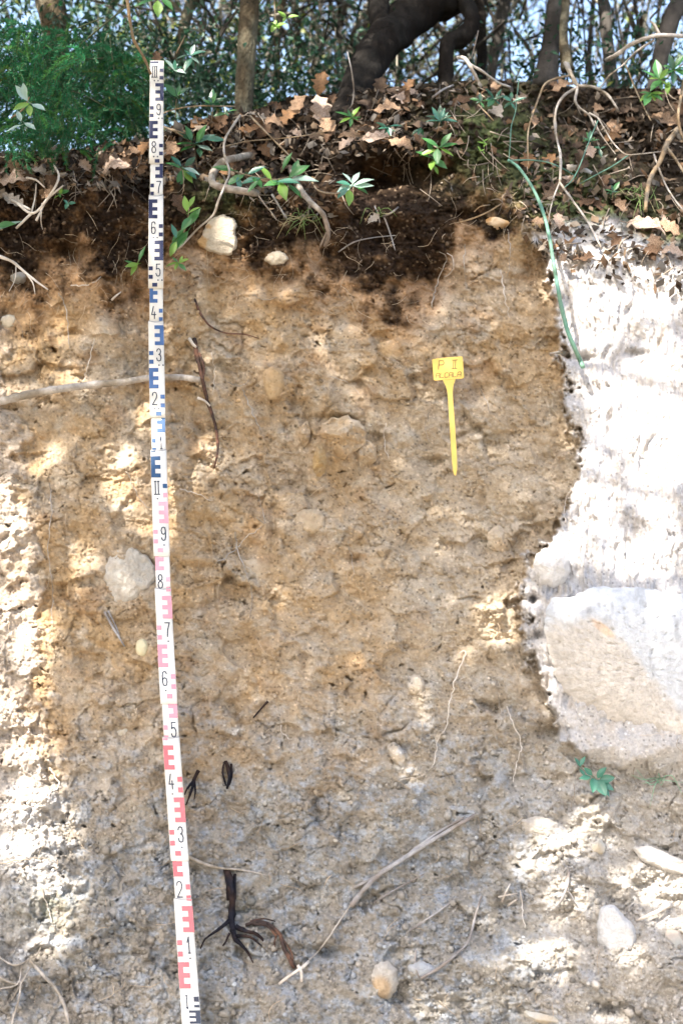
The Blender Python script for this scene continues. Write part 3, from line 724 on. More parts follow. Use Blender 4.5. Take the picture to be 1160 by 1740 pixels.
slab([(1022,1542),(1036,1536),(1058,1552),(1074,1572),(1082,1592),(1076,1616),(1050,1632),(1030,1622),(1014,1600),(1012,1568)], .034, 'pale grey upright slab in the loose scree at lower right', m_bould, 43, inset=-.006, p=7, amp=.05, tilt=(.2, 0), colf=soilish(own=(.54, .54, .54), mix=.95))
slab([(1075,1440),(1100,1436),(1140,1452),(1180,1470),(1178,1490),(1130,1482),(1090,1464)], .026, 'long white sunlit stone in the scree at the right edge', m_bould, 47, inset=-.004, p=5, colf=soilish(own=(.56, .53, .49), mix=.8))
slab([(690,1162),(698,1148),(712,1146),(722,1160),(720,1180),(704,1184),(692,1178)], .018, 'light chip of stone above a sunlit spot in the lower face', m_bould, 53, inset=-.002, p=4, facet=.3, colf=soilish(1.1))
slab([(655,1270),(668,1258),(680,1268),(692,1290),(684,1306),(668,1296)], .018, 'pale pointed chip in the lower middle of the face', m_bould, 59, inset=-.002, p=4, facet=.3, colf=soilish(1.1))
slab([(405,955),(430,948),(470,962),(480,985),(450,1000),(415,990)], .012, 'low brown clod above the smooth middle of the face', m_bould, 61, inset=.004, p=2, amp=.2, colf=soilish(1.0))
slab([(640,585),(668,575),(690,590),(686,612),(658,620),(640,608)], .018, 'rounded tan clod left above the yellow label', m_bould, 67, inset=.003, p=2.5, amp=.18, colf=soilish(1.08))
slab([(560,560),(590,548),(618,560),(610,585),(575,590)], .016, 'low tan clod in the upper middle of the face', m_bould, 71, inset=.003, p=2.5, amp=.2, colf=soilish(1.08))
slab([(826,905),(846,890),(862,905),(868,930),(850,945),(828,930)], .020, 'crumbly tan clod near the edge of the pale face', m_bould, 73, inset=.002, p=2.5, amp=.25, facet=.3, colf=soilish(1.1))
slab([(690,1640),(720,1632),(742,1645),(730,1668),(700,1664)], .020, 'bluish grey stone at the foot beside the bent grey root', m_bould, 79, inset=.0, p=3, colf=soilish(own=(.38, .40, .43), mix=.7))
slab([(880,1395),(915,1385),(950,1400),(944,1425),(900,1430)], .026, 'pale rounded lump in the scree below the boulder', m_bould, 83, inset=.0, p=2.5, amp=.2, colf=soilish(own=(.52, .47, .41), mix=.6))
def boulder_col(X, Y):
    ridge = np.interp(X, [900, 950, 1000, 1030, 1062, 1100, 1160, 1260], [1070, 1062, 1052, 1058, 1095, 1150, 1215, 1330]) - Y + 16*fbm(X/28, Y/28, 77, 3)
    cap = ss(-12, 16, ridge)[:, None]
    beige = np.array([.56, .52, .475])*(1+.16*fbm(X/16, Y/16, 41, 4)[:, None]) ; beige = beige*(1-.15*ss(.1, .4, fbm(X/5, Y/5, 42, 2))[:, None])
    blue = np.array([.56, .58, .61])*(1+.14*fbm(X/24, Y/70, 43, 4)[:, None])
    c = beige+(blue-beige)*cap; c = c+(np.array([.62, .47, .34])-c)*(ss(.45, .8, blob(X, Y, 1024, 1068, 34, 10, 38))*.9)[:, None]
    c = c+(np.array([.36, .35, .35])-c)*(ss(.4, .9, blob(X, Y, 985, 1036, 34, 12))*.6)[:, None]
    return np.clip(c*(1-.22*ss(.1, .35, fbm(X/18, Y/80, 45, 4))[:, None]*cap), .02, .8)
slab([(925,1085),(932,1050),(950,1020),(990,1004),(1060,996),(1130,998),(1180,1008),(1245,1060),(1255,1200),(1205,1310),(1165,1306),(1120,1272),(1076,1250),(1020,1226),(984,1204),(958,1170),(936,1132)], .040, 'big boulder with beige face and whitish crusted cap bedded at right', m_bould, 89, inset=-.016, p=4, amp=.035, facet=.10, tilt=(.25, .25), name='boulder', colf=boulder_col, cat='boulder')

# ------------------------------------------------------------------ roots and twigs
m_palewood = material('pale_root', (.44, .40, .36), rough=.95, spec=.1, mottle=.35, mscale=60, bump=.9, bscale=160, bdist=.004, second=(.27, .23, .18))
m_whitewood = material('white_root', (.66, .61, .55), rough=.8, mottle=.2, mscale=60, bump=.5, bscale=200, second=(.48, .42, .36))
m_greywood = material('grey_root', (.34, .33, .33), rough=.85, mottle=.3, mscale=50, bump=.6, bscale=160, second=(.22, .19, .17))
m_darkroot = material('dark_root', (.016, .016, .022), rough=.9, spec=.06, mottle=.5, mscale=80, bump=.9, bscale=200, bdist=.004, second=(.04, .026, .022))
m_redroot = material('red_bark_root', (.15, .075, .048), rough=.8, mottle=.4, mscale=90, bump=.9, bscale=200, bdist=.005, second=(.045, .03, .026))
m_tanroot = material('tan_root', (.27, .22, .16), rough=.95, spec=.1, mottle=.4, mscale=60, bump=.9, bscale=160, bdist=.004, second=(.28, .20, .12))
m_greenst = material('green_stem', (.09, .20, .155), rough=.65, spec=.25, mottle=.3, mscale=50, bump=.4, bscale=150, second=(.15, .27, .20))
m_bark = material('loop_root_bark', (.33, .30, .26), rough=.95, spec=.1, mottle=.45, mscale=45, bump=.7, bscale=130, bdist=.004, second=(.19, .15, .12))

def root(name, label, mat, segs, cat='root', group=None, **kw):
    """segs: list of (ctrl points, r0 mm, r1 mm)"""
    A = Acc()
    for i, (ctrl, r0, r1) in enumerate(segs):
        kk = .85 if ctrl[0][1] < 330 and ctrl[0][0] > 880 else .95
        (V, fs), pts = tube_on_bank(ctrl, r0*kk/1000, r1*kk/1000, seed=(hash(name) if False else len(label)*7+i), **kw)
        A.add(V, fs)
    o0 = S1(segs[0][0][0][0], segs[0][0][0][1])
    ob = A.build(name, mat, origin=o0); return tag(ob, label, cat, group)
root('root', 'long pale root running level from the left edge behind the staff', m_palewood,
     [([(-60, 690, .02), (0, 682, .03), (60, 668, .035), (130, 657, .035), (200, 650, .03), (255, 642, .03), (300, 641, .03), (340, 645, .022)], 9.5, 6.5)], n=12, rough=.22)
# thick loop root
root('root', 'thick bent root looping out of the humus right of the staff', m_bark,
     [([(432, 262, .0), (405, 268, .05), (378, 275, .085), (362, 295, .10), (362, 312, .10), (385, 320, .10), (410, 324, .09), (436, 328, .06)], 8.5, 8.0)], n=14, rough=.25)
root('root', 'curved grey root dropping to a broken tip right of the loop root', m_bark,
     [([(492, 285, .02), (502, 305, .07), (512, 325, .08), (530, 345, .08), (547, 362, .07), (556, 385, .06), (558, 402, .05), (552, 418, .03)], 8.0, 4.5),
      ([(556, 395, .05), (548, 410, .035), (543, 420, .02)], 3.5, 2.0)], n=12, rough=.3)
root('twig', 'long thin twig arching from the tree base across to the staff foot plants', m_palewood,
     [([(408, 196, .10), (395, 215, .11), (382, 238, .12), (381, 262, .13), (390, 292, .13), (382, 315, .12), (372, 340, .10), (362, 366, .07), (340, 385, .05), (318, 408, .035), (296, 430, .02)], 3.0, 2.2)], cat='twig', n=8, rough=.4)
root('twig', 'thin brown vine slanting from the tree base to the mid litter', m_tanroot,
     [([(424, 196, .08), (455, 228, .09), (485, 258, .10), (512, 285, .10), (532, 312, .09), (542, 325, .08), (575, 328, .08), (600, 312, .06)], 2.6, 1.6)], cat='vine', n=8, rough=.4)
root('root', 'thin root dropping beside the broken root below the leafy sprig', m_palewood,
     [([(430, 318, .07), (448, 345, .05), (462, 362, .03), (470, 374, .02)], 2.0, 1.2)], n=6)
root('twig', 'split grey twig lying down the humus under the leafy sprig', m_greywood,
     [([(462, 330, .05), (474, 350, .05), (484, 368, .03)], 2.8, 2.0), ([(470, 345, .05), (488, 372, .03)], 2., 1.2)], cat='twig', n=6)
# left tangle
root('twig', 'pale branched twig tangle hanging over the left edge of the litter', m_whitewood,
     [([(30, 345, .05), (52, 362, .05), (70, 352, .06), (100, 305, .05), (92, 280, .04)], 3.2, 2.4), ([(54, 363, .05), (40, 376, .05), (28, 388, .04)], 3.2, 2.6),
      ([(54, 362, .05), (60, 335, .05), (62, 312, .04)], 2.0, 1.4), ([(62, 375, .05), (80, 340, .05), (108, 315, .04)], 2.8, 2.0),
      ([(20, 340, .04), (52, 356, .05)], 2.6, 2.4), ([(45, 302, .04), (62, 306, .05), (76, 318, .04)], 2.6, 1.8), ([(72, 345, .04), (70, 375, .03), (73, 390, .02)], 1.6, 1.0)], cat='twig', n=7)
root('root', 'white root curving in from the left edge over the humus', m_whitewood,
     [([(-20, 430, .02), (0, 436, .03), (22, 445, .035), (42, 462, .03), (62, 478, .02), (82, 492, .012)], 4.5, 1.6), ([(40, 460, .03), (56, 480, .02), (60, 500, .01)], 2, 1), ([(28, 450, .02), (26, 475, .02), (16, 495, .01)], 1.5, .8)], n=8, rough=.4)
# roots on the right bank
root('root', 'forked hanging root with the knobbly head at the top of the right bank', m_palewood,
     [([(961, 108, .05), (968, 125, .10), (978, 142, .12), (984, 148, .12)], 7, 5.5),
      ([(984, 146, .12), (978, 150, .12), (958, 162, .12), (946, 180, .12), (942, 205, .11), (945, 235, .10), (951, 262, .09), (952, 290, .08), (950, 310, .07)], 4.2, 3.2),
      ([(950, 310, .07), (940, 335, .06), (934, 358, .05), (931, 378, .035)], 2.4, 1.2), ([(950, 310, .07), (970, 338, .06), (992, 368, .05), (1006, 392, .04), (1022, 424, .02)], 3.0, 2.4),
      ([(984, 146, .12), (1008, 148, .12), (1030, 160, .11), (1044, 178, .09), (1050, 190, .06)], 4.5, 3.0),
      ([(980, 150, .12), (976, 172, .11), (985, 184, .10), (1000, 196, .09), (1008, 212, .08), (1020, 230, .05)], 3.8, 2.4),
      ([(1000, 192, .09), (1020, 204, .09), (1035, 222, .08)], 2.6, 1.8), ([(1010, 205, .08), (1018, 225, .07), (1032, 245, .06), (1045, 262, .05)], 1.8, 1.0)], n=9, rough=.5)
root('root', 'smooth root arching down left from the forked root head', m_tanroot,
     [([(972, 128, .10), (945, 133, .12), (926, 142, .12), (915, 165, .11), (904, 195, .10), (897, 222, .09), (896, 250, .08), (897, 282, .05)], 3.4, 2.0)], n=8, rough=.4)
root('vine', 'thin green grey vine hanging straight down right of the moss patch', m_greenst,
     [([(881, 135, .08), (878, 160, .09), (875, 190, .09), (868, 215, .08), (866, 245, .07), (864, 272, .05)], 1.5, 1.2)], cat='vine', n=6)
root('green_stem', 'smooth bluish green stem curving down the edge of the pale face', m_greenst,
     [([(862, 272, .05), (878, 282, .08), (896, 306, .10), (912, 335, .11), (925, 370, .115), (934, 410, .12), (942, 460, .12), (951, 510, .115), (963, 560, .10), (976, 592, .08), (990, 624, .045)], 3.2, 4.9)], cat='stem', n=12, rough=.22)
root('green_stem', 'thin green shoot arching right from the top of the bluish stem', m_greenst,
     [([(864, 273, .06), (900, 272, .09), (930, 276, .09), (955, 286, .08), (975, 298, .05)], 2.2, 1.2)], cat='stem', n=8, rough=.05)
root('green_stem', 'straight thin green stem slanting down through the right tangle', m_greenst,
     [([(1015, 205, .10), (998, 245, .10), (985, 280, .09), (972, 305, .08), (955, 322, .05)], 1.9, 1.5)], cat='stem', n=6, rough=.05)
root('green_stem', 'short green stem slanting up right across the moss', m_greenst,
     [([(1068, 305-42, .09), (1040, 282, .09), (1010, 298, .08), (985, 312, .05)], 1.9, 1.3)], cat='stem', n=6, rough=.05)
root('root', 'thin wavy root crossing the right tangle below the forked root', m_palewood,
     [([(1015, 200, .10), (1028, 222, .10), (1042, 244, .10), (1062, 262, .10), (1085, 262, .09), (1118, 258, .08), (1135, 256, .05)], 2.0, 1.5)], n=7)
root('root', 'pale root running down at the right edge towards the fallen leaves', m_palewood,
     [([(1110, 262, .08), (1120, 290, .09), (1132, 318, .09), (1146, 340, .08), (1160, 358, .06), (1175, 380, .03)], 2.6, 2.2)], n=7)
root('root', 'stout brown root running down the right tangle with a pale knot', m_tanroot,
     [([(1150, 220, .05), (1132, 245, .08), (1120, 275, .09), (1105, 300, .09), (1098, 330, .08), (1096, 360, .03)], 7.5, 5.0), ([(1132, 250, .08), (1148, 272, .08), (1165, 300, .05)], 4, 3)], n=10, rough=.3)
root('root', 'long root drooping from the leaning trunk at the right edge', m_tanroot,
     [([(1062, 110, .12), (1078, 150, .12), (1092, 180, .11), (1105, 205, .08)], 2.4, 1.8)], n=7)
root('root', 'light brown upright root at the right edge', m_tanroot,
     [([(1162, 125, .16), (1157, 160, .16), (1152, 190, .15), (1153, 215, .12), (1162, 240, .08)], 4.5, 4.0)], n=9)
root('branch', 'dead pale branch arching over the roots at upper right', m_palewood,
     [([(1030, 102, .14), (1048, 92, .22), (1070, 76, .25), (1100, 64, .25), (1122, 60, .25), (1160, 62, .22), (1200, 70, .2)], 6.0, 5.0), ([(1120, 60, .25), (1112, 44, .25), (1104, 36, .25)], 5, 3),
      ([(1110, 68, .25), (1080, 88, .2), (1058, 110, .16), (1035, 128, .14), (1018, 150, .12)], 3.0, 2.0)], cat='branch', n=9, rough=.5)
root('root', 'bleached root stub on the crest beside the twisted dark trunk', m_whitewood,
     [([(778, 98, .10), (790, 100, .14), (800, 116, .15), (812, 138, .12)], 5.0, 4.2), ([(796, 108, .14), (820, 122, .13), (845, 140, .10), (866, 148, .06)], 3.5, 2.5)], n=9, rough=.35)
root('root', 'thin twig root rising beside the twisted dark trunk', m_greywood,
     [([(812, 52, .16), (806, 78, .15), (800, 100, .12)], 1.8, 1.5)], n=6)
root('root', 'thin hanging root down the front of the big leaning trunk', m_greywood,
     [([(590, 88, .30), (597, 120, .28), (601, 155, .22), (598, 178, .15), (592, 185, .1)], 1.6, 1.5)], n=6)
root('twig', 'brown twig lying across the humus at the top of the cut', m_tanroot,
     [([(780, 378, .012), (800, 372, .02), (825, 362, .025), (852, 346, .02)], 2.2, 1.6), ([(805, 360, .02), (815, 351, .02), (832, 348, .02)], 1.5, 1.1)], cat='twig', n=6)
root('twig', 'angled grey twigs crossing in the dark humus', m_greywood,
     [([(650, 368, .02), (664, 362, .03), (676, 352, .02)], 2.4, 2.0), ([(652, 368, .02), (662, 395, .02), (671, 425, .01)], 2.0, 1.2), ([(575, 428, .008), (600, 412, .015), (632, 404, .01), (672, 400, .003)], 1.8, 1.0),
      ([(645, 378, .02), (641, 362, .02), (636, 350, .012)], 2.0, 1.0)], cat='twig', n=6)
root('twig', 'straight short twig leaning on the moss below the crest', m_tanroot, [([(812, 178, .06), (824, 190, .06), (838, 205, .04)], 1.6, 1.4)], cat='twig', n=6)
root('twig', 'level twig lying along the crest below the dark trunks', m_greywood, [([(735, 165, .04), (752, 152, .06), (770, 145, .05)], 3.2, 2.2)], cat='twig', n=6)
root('branch', 'long thin vine leaning against the top of the staff', m_tanroot,
     [([(215, -10, .30), (222, 40, .28), (228, 68, .25), (245, 98, .20), (256, 125, .15)], 3.8, 3.0)], cat='vine', n=8, rough=.4)
root('twig', 'straw twigs crossing behind the staff below the figure nine', m_tanroot,
     [([(262, 198, .06), (300, 185, .08), (340, 180, .08), (400, 181, .05)], 1.8, 1.4), ([(270, 212, .05), (300, 225, .07), (322, 240, .05)], 2.2, 1.5), ([(278, 215, .05), (318, 228, .05)], 2.2, 1.8)], cat='twig', n=6)
root('twig', 'long thin twig crossing the litter right of the slender trunk', m_tanroot,
     [([(370, 252, .07), (420, 240, .08), (470, 236, .08), (520, 230, .08), (560, 222, .06)], 1.5, 1.2)], cat='twig', n=6)
# broken roots in the cut
root('root', 'peeling reddish root strip running down beside the pale root end', m_redroot,
     [([(330, 575, .008), (334, 600, .014), (340, 625, .016), (345, 648, .012), (352, 680, .010), (362, 708, .012), (368, 735, .012), (370, 765, .010), (364, 795, .006)], 5.0, 2.2),
      ([(338, 600, .016), (346, 622, .016), (345, 650, .012)], 3.0, 2.0)], n=9, rough=.5)
root('root', 'small white root stub above the reddish root strip', m_whitewood,
     [([(322, 575, .012), (328, 585, .02), (334, 590, .018)], 4, 3), ([(336, 676, .012), (348, 681, .018), (357, 690, .015)], 3, 2)], n=7)
root('root', 'thin reddish root crossing the upper face right of the staff', m_redroot,
     [([(331, 508, .004), (342, 535, .008), (360, 556, .01), (385, 566, .008), (415, 568, .006), (440, 575, .002)], 2.8, 1.0)], n=7, rough=.4)
root('root', 'short black rotted root end in the lower face', m_darkroot,
     [([(384, 1294, .004), (389, 1310, .012), (389, 1325, .012), (386, 1340, .003)], 4.0, 2.5), ([(381, 1296, .004), (378, 1312, .010), (384, 1335, .004)], 2.6, 1.5), ([(393, 1298, .004), (394, 1318, .01), (390, 1334, .004)], 2.4, 1.5)], n=8, rough=.5)
root('root', 'black frayed root touching the right side of the staff', m_darkroot,
     [([(337, 1310, .01), (330, 1325, .02), (325, 1345, .02), (316, 1368, .015)], 4.5, 1.5), ([(330, 1325, .02), (332, 1345, .018), (330, 1358, .01)], 2.5, 1.2), ([(328, 1328, .02), (318, 1340, .02), (314, 1350, .015)], 2.5, 1.5)], n=8, rough=.5)
root('root', 'big black rotted root with spreading arms low beside the staff', m_darkroot,
     [([(386, 1480, .008), (393, 1505, .018), (394, 1535, .020), (394, 1560, .018), (396, 1582, .015)], 6.0, 6.0),
      ([(382, 1476, .004), (386, 1500, .015), (388, 1530, .01)], 3.5, 3.0), ([(399, 1486, .004), (399, 1520, .015), (397, 1550, .01)], 3.0, 2.5),
      ([(392, 1562, .015), (378, 1574, .016), (362, 1586, .012), (348, 1596, .008), (341, 1612, .002)], 4.0, 1.2),
      ([(400, 1575, .015), (418, 1582, .018), (432, 1585, .016), (444, 1594, .008), (450, 1604, .002)], 5.0, 1.6),
      ([(396, 1580, .015), (400, 1598, .014), (412, 1606, .010)], 5.0, 2.0), ([(400, 1596, .012), (418, 1614, .012), (430, 1636, .004)], 3.6, 1.4),
      ([(402, 1590, .012), (425, 1592, .016), (448, 1610, .006)], 3.0, 1.2), ([(390, 1585, .012), (384, 1600, .008), (378, 1608, .002)], 2.6, 1)], n=9, rough=.55)
root('root', 'red brown curved root arching right from the black rotted root', m_redroot,
     [([(418, 1572, .01), (440, 1566, .018), (460, 1573, .02), (476, 1588, .02), (481, 1606, .018), (490, 1625, .014), (500, 1644, .006)], 3.5, 4.2),
      ([(430, 1570, .012), (452, 1572, .02), (470, 1590, .02)], 3.2, 2.5), ([(425, 1566, .01), (448, 1561, .016), (468, 1566, .012)], 2.0, 1.2), ([(478, 1592, .018), (488, 1606, .02), (496, 1622, .016), (498, 1640, .006)], 2.0, 1.4), ([(470, 1590, .016), (466, 1602, .012), (470, 1616, .004)], 1.8, .8)], n=9, rough=.5)
root('root', 'short white root piece crossing the tip of the curved root', m_whitewood,
     [([(474, 1672, .01), (492, 1658, .02), (512, 1645, .022), (524, 1634, .012)], 2.6, 3.0), ([(506, 1640, .02), (512, 1652, .02), (512, 1668, .008)], 3.0, 3.2)], n=8, rough=.25)
root('root', 'thin pale root rising right from the short white root piece', m_palewood,
     [([(520, 1636, .012), (542, 1615, .01), (560, 1590, .012), (580, 1560, .014), (602, 1530, .014), (625, 1505, .012)], 1.4, 1.6)], n=6)
root('root', 'bundle of long grey roots slanting up across the lower face', m_greywood,
     [([(596, 1540, .012), (618, 1512, .016), (645, 1485, .018), (680, 1462, .018), (715, 1440, .016), (750, 1418, .016), (785, 1398, .012), (808, 1384, .002)], 5.0, 3.6),
      ([(602, 1508, .008), (630, 1494, .014), (660, 1476, .016), (700, 1446, .012), (745, 1414, .010), (790, 1388, .002)], 3.0, 2.5), ([(636, 1534, .004), (660, 1518, .01), (685, 1504, .006), (720, 1485, .002)], 2.4, 1.0)], n=8, rough=.3)
root('root', 'bent grey root curving down near the upright orange stone', m_greywood,
     [([(818, 1522, .004), (806, 1560, .012), (795, 1600, .014), (770, 1625, .014), (745, 1645, .012), (715, 1662, .004)], 2.0, 3.2), ([(770, 1530, .004), (740, 1552, .01), (710, 1572, .008), (690, 1585, .002)], 1.8, 1.6),
      ([(706, 1615, .002), (705, 1640, .008), (712, 1662, .004)], 2.2, 1.6)], n=7, rough=.3)
root('root', 'dark forked root in the scree above the upright slab', m_greywood, [([(966, 1480, .006), (963, 1505, .014), (955, 1525, .012), (944, 1542, .004)], 3.2, 2.0), ([(962, 1510, .012), (972, 1525, .012), (980, 1540, .003)], 1.8, 1.2)], n=7, rough=.3)
root('root', 'white peeled root end sticking out at the lower right', m_whitewood, [([(1080, 1564, .008), (1100, 1556, .022), (1118, 1548, .028), (1138, 1536, .02)], 2.5, 5.0)], n=9, rough=.25)
root('twig', 'three little white twigs crossing in the lower right scree', m_whitewood,
     [([(852, 1532, .01), (858, 1518, .014), (866, 1502, .012)], 2.0, 1.4), ([(846, 1524, .014), (862, 1521, .016), (878, 1518, .01)], 1.5, 1.0), ([(862, 1540, .01), (870, 1533, .012), (878, 1528, .006)], 2.0, 1.2)], cat='twig', n=6)
root('root', 'branched dry roots spilling over the bottom left corner', m_palewood,
     [([(52, 1632, .02), (75, 1658, .03), (95, 1680, .03), (110, 1710, .03), (118, 1745, .02), (125, 1790, .01)], 3.2, 3.5), ([(-10, 1655, .02), (15, 1668, .03), (35, 1672, .02)], 3.0, 2.2), ([(36, 1648, .02), (34, 1690, .03), (22, 1735, .02), (15, 1770, .02)], 2.0, 2.0),
      ([(-10, 1620, .01), (25, 1640, .03), (60, 1625, .01)], 2.2, 1.4), ([(0, 1680, .02), (30, 1672, .03), (38, 1640, .02)], 1.6, 1.2), ([(20, 1700, .01), (40, 1665, .03), (70, 1610, .01)], 1.4, .8)], n=7, rough=.3)
root('root', 'grey level root stub right of the staff low in the face', m_palewood, [([(318, 1455, .01), (345, 1467, .018), (375, 1475, .014), (410, 1478, .006), (450, 1486, .001)], 4.0, 1.2)], n=8, rough=.3)
root('root', 'brown flat root sliver below the large pale rounded stone', m_greywood, [([(178, 1040, .004), (190, 1062, .012), (203, 1084, .010), (212, 1098, .002)], 3.4, 2.0), ([(184, 1038, .004), (198, 1066, .010), (206, 1090, .002)], 2.2, 1.2)], n=7, rough=.35)
root('root', 'thin dark root slivers in the lower middle of the face', m_darkroot, [([(455, 1192, .002), (443, 1205, .008), (430, 1220, .002)], 2.6, 1.5)], n=7, rough=.35)
root('root', 'white twig end standing up from the soil left of the staff', m_whitewood, [([(190, 510, .004), (198, 502, .012), (206, 496, .012)], 2.8, 1.4)], n=7)

FINE = [
 ([(780, 1110), (790, 1108), (775, 1150), (765, 1190), (758, 1230), (745, 1255), (738, 1290), (736, 1305)], 1.6, 'long fine root hanging down the lower right of the cut'),
 ([(736, 1305), (715, 1320), (690, 1322), (678, 1326)], 1.4, 'fine root bending left at the end of the long fine root'),
 ([(397, 905), (408, 940), (418, 975), (428, 1010), (426, 1050)], 1.5, 'fine pale root crossing the slanted rootlet in mid face'),
 ([(367, 957), (395, 938), (420, 912), (445, 895)], 1.4, 'slanted rootlet rising right in mid face'),
 ([(436, 880), (450, 890), (446, 870), (440, 845)], 1.0, 'fine root above the slanted rootlet'),
 ([(412, 660), (425, 690), (438, 720), (443, 730)], 1.6, 'thin brown root left of the upright ochre stone'),
 ([(385, 650), (410, 655), (422, 645)], 1.2, 'short forked rootlet above the thin brown root'),
 ([(85, 820), (88, 870), (82, 930), (90, 1000), (88, 1060)], 1.2, 'fine upright root near the left weathered strip'),
 ([(100, 498), (112, 520), (116, 560), (118, 590)], 1.3, 'fine root below the white root at left'),
 ([(160, 575), (155, 600), (145, 640), (140, 648)], 1.2, 'thin white rootlet with a little fork above the long root'),
 ([(120, 485), (150, 485), (170, 470)], 1.4, 'curved rootlet under the humus left of the staff'),
 ([(850, 460), (856, 500), (866, 540)], 1.5, 'fine root on the upper right of the cut'),
 ([(790, 415), (788, 450), (792, 490)], 1.1, 'fine root under the orange brown stone'),
 ([(862, 390), (866, 430), (862, 470)], 1.2, 'fine white root at the top right of the cut'),
 ([(735, 520), (742, 480), (758, 440), (748, 430)], 1.6, 'curled root in the dark patch above the yellow label'),
 ([(755, 470), (768, 460), (770, 440), (760, 430)], 1.6, 'pale looped root in the dark patch above the yellow label'),
 ([(812, 660), (824, 672), (830, 700)], 1.1, 'tiny root by the round hollow right of the yellow label'),
 ([(970, 830), (958, 860), (960, 890)], 1.8, 'white rootlet at the edge of the pale face'),
 ([(860, 1200), (870, 1230), (885, 1260), (880, 1290), (870, 1330)], 1.5, 'fine root hanging left of the hollow under the boulder'),
 ([(845, 1180), (852, 1215), (846, 1235)], 1.3, 'short fine root left of the boulder'),
 ([(930, 1210), (950, 1225), (965, 1250), (960, 1265)], 1.3, 'fine loop of root in the hollow under the boulder'),
 ([(85, 1305), (100, 1335), (85, 1350), (60, 1375), (45, 1400)], 1.6, 'pale bent root in the sunlit left strip'),
 ([(-5, 1468), (40, 1460), (75, 1458), (110, 1468)], 1.7, 'level pale root at the lower left edge'),
 ([(70, 1505), (80, 1535), (92, 1570)], 1.4, 'short fine root by the moss at lower left'),
 ([(477, 1232), (480, 1248), (494, 1256)], 1.4, 'small curled white root in the lower middle face'),
 ([(885, 1515), (887, 1550), (892, 1575)], 1.3, 'thin root beside the three little white twigs'),
 ([(1125, 430), (1138, 445), (1142, 490)], 1.6, 'fine white root under the fallen leaves at right'),
 ([(360, 600), (365, 640), (362, 672)], .9, 'hair fine root beside the reddish strip'),
 ([(430, 500), (450, 510), (470, 505)], 1.1, 'short level rootlet under the small flat cream stone'),
 ([(590, 920), (600, 960), (598, 990)], .8, 'hair fine root by the small dark hole in mid face'),
 ([(730, 700), (722, 730), (735, 760)], .9, 'fine root left of the yellow label stake'),
 ([(655, 720), (652, 750), (660, 780)], 1.0, 'fine root in the hollow right of the clods'),
 ([(1085, 1250), (1120, 1248), (1165, 1245)], .9, 'hair fine straight root across the lower boulder'),
 ([(305, 830), (340, 842), (360, 850)], 1.2, 'short level rootlet right of the red staff marks'),
 ([(215, 800), (240, 850), (256, 862)], 1.2, 'thin stalk touching the left of the staff'),
 ([(560, 640), (590, 650), (610, 670)], .9, 'fine root in the upper middle face'),
 ([(960, 1690), (985, 1675), (1000, 1660)], 1.2, 'fine pale root below the upright slab'),
 ([(745, 1700), (760, 1715), (775, 1725)], 1.6, 'small white root at the bottom middle'),
]
for ctrl, r, label in FINE:
    root('fine_root', label, m_palewood if len(label) % 3 else m_whitewood, [([(a, b, .008) for a, b in ctrl], r, r*.55)], n=5, rough=.2, wob=5, step=5, group='fine roots in the soil face')
# hair roots too many to count
A = Acc(); rs = np.random.RandomState(5)
for i in range(420):
    if i < 260: x, y = rs.uniform(0, 1160), rs.uniform(370, 1720)
    else:
        x = rs.uniform(0, 940); y = humus(x) + rs.uniform(-120, 60)
    if x > xright(y) and y < 1300 and rs.rand() < .8: continue
    L = rs.uniform(12, 55); a = rs.normal(math.pi/2, .7); c = [(x, y)]
    for k in range(3): a += rs.normal(0, .5); x += math.cos(a)*L/3; y += math.sin(a)*L/3; c.append((x, y))
    (V, fs), _ = tube_on_bank([(a_, b_, .003+.006*math.sin(j*1.05)) for j, (a_, b_) in enumerate(c)], .0006, .00025, seed=i, n=4, step=6)
    A.add(V, fs, (np.array([.48, .38, .27])*(.5+.7*rs.rand())))
hr_ = A.build('hair_roots', material('hair_root', usecol=True, rough=.85, mottle=.2, bump=0)); hr_['kind'] = 'stuff'

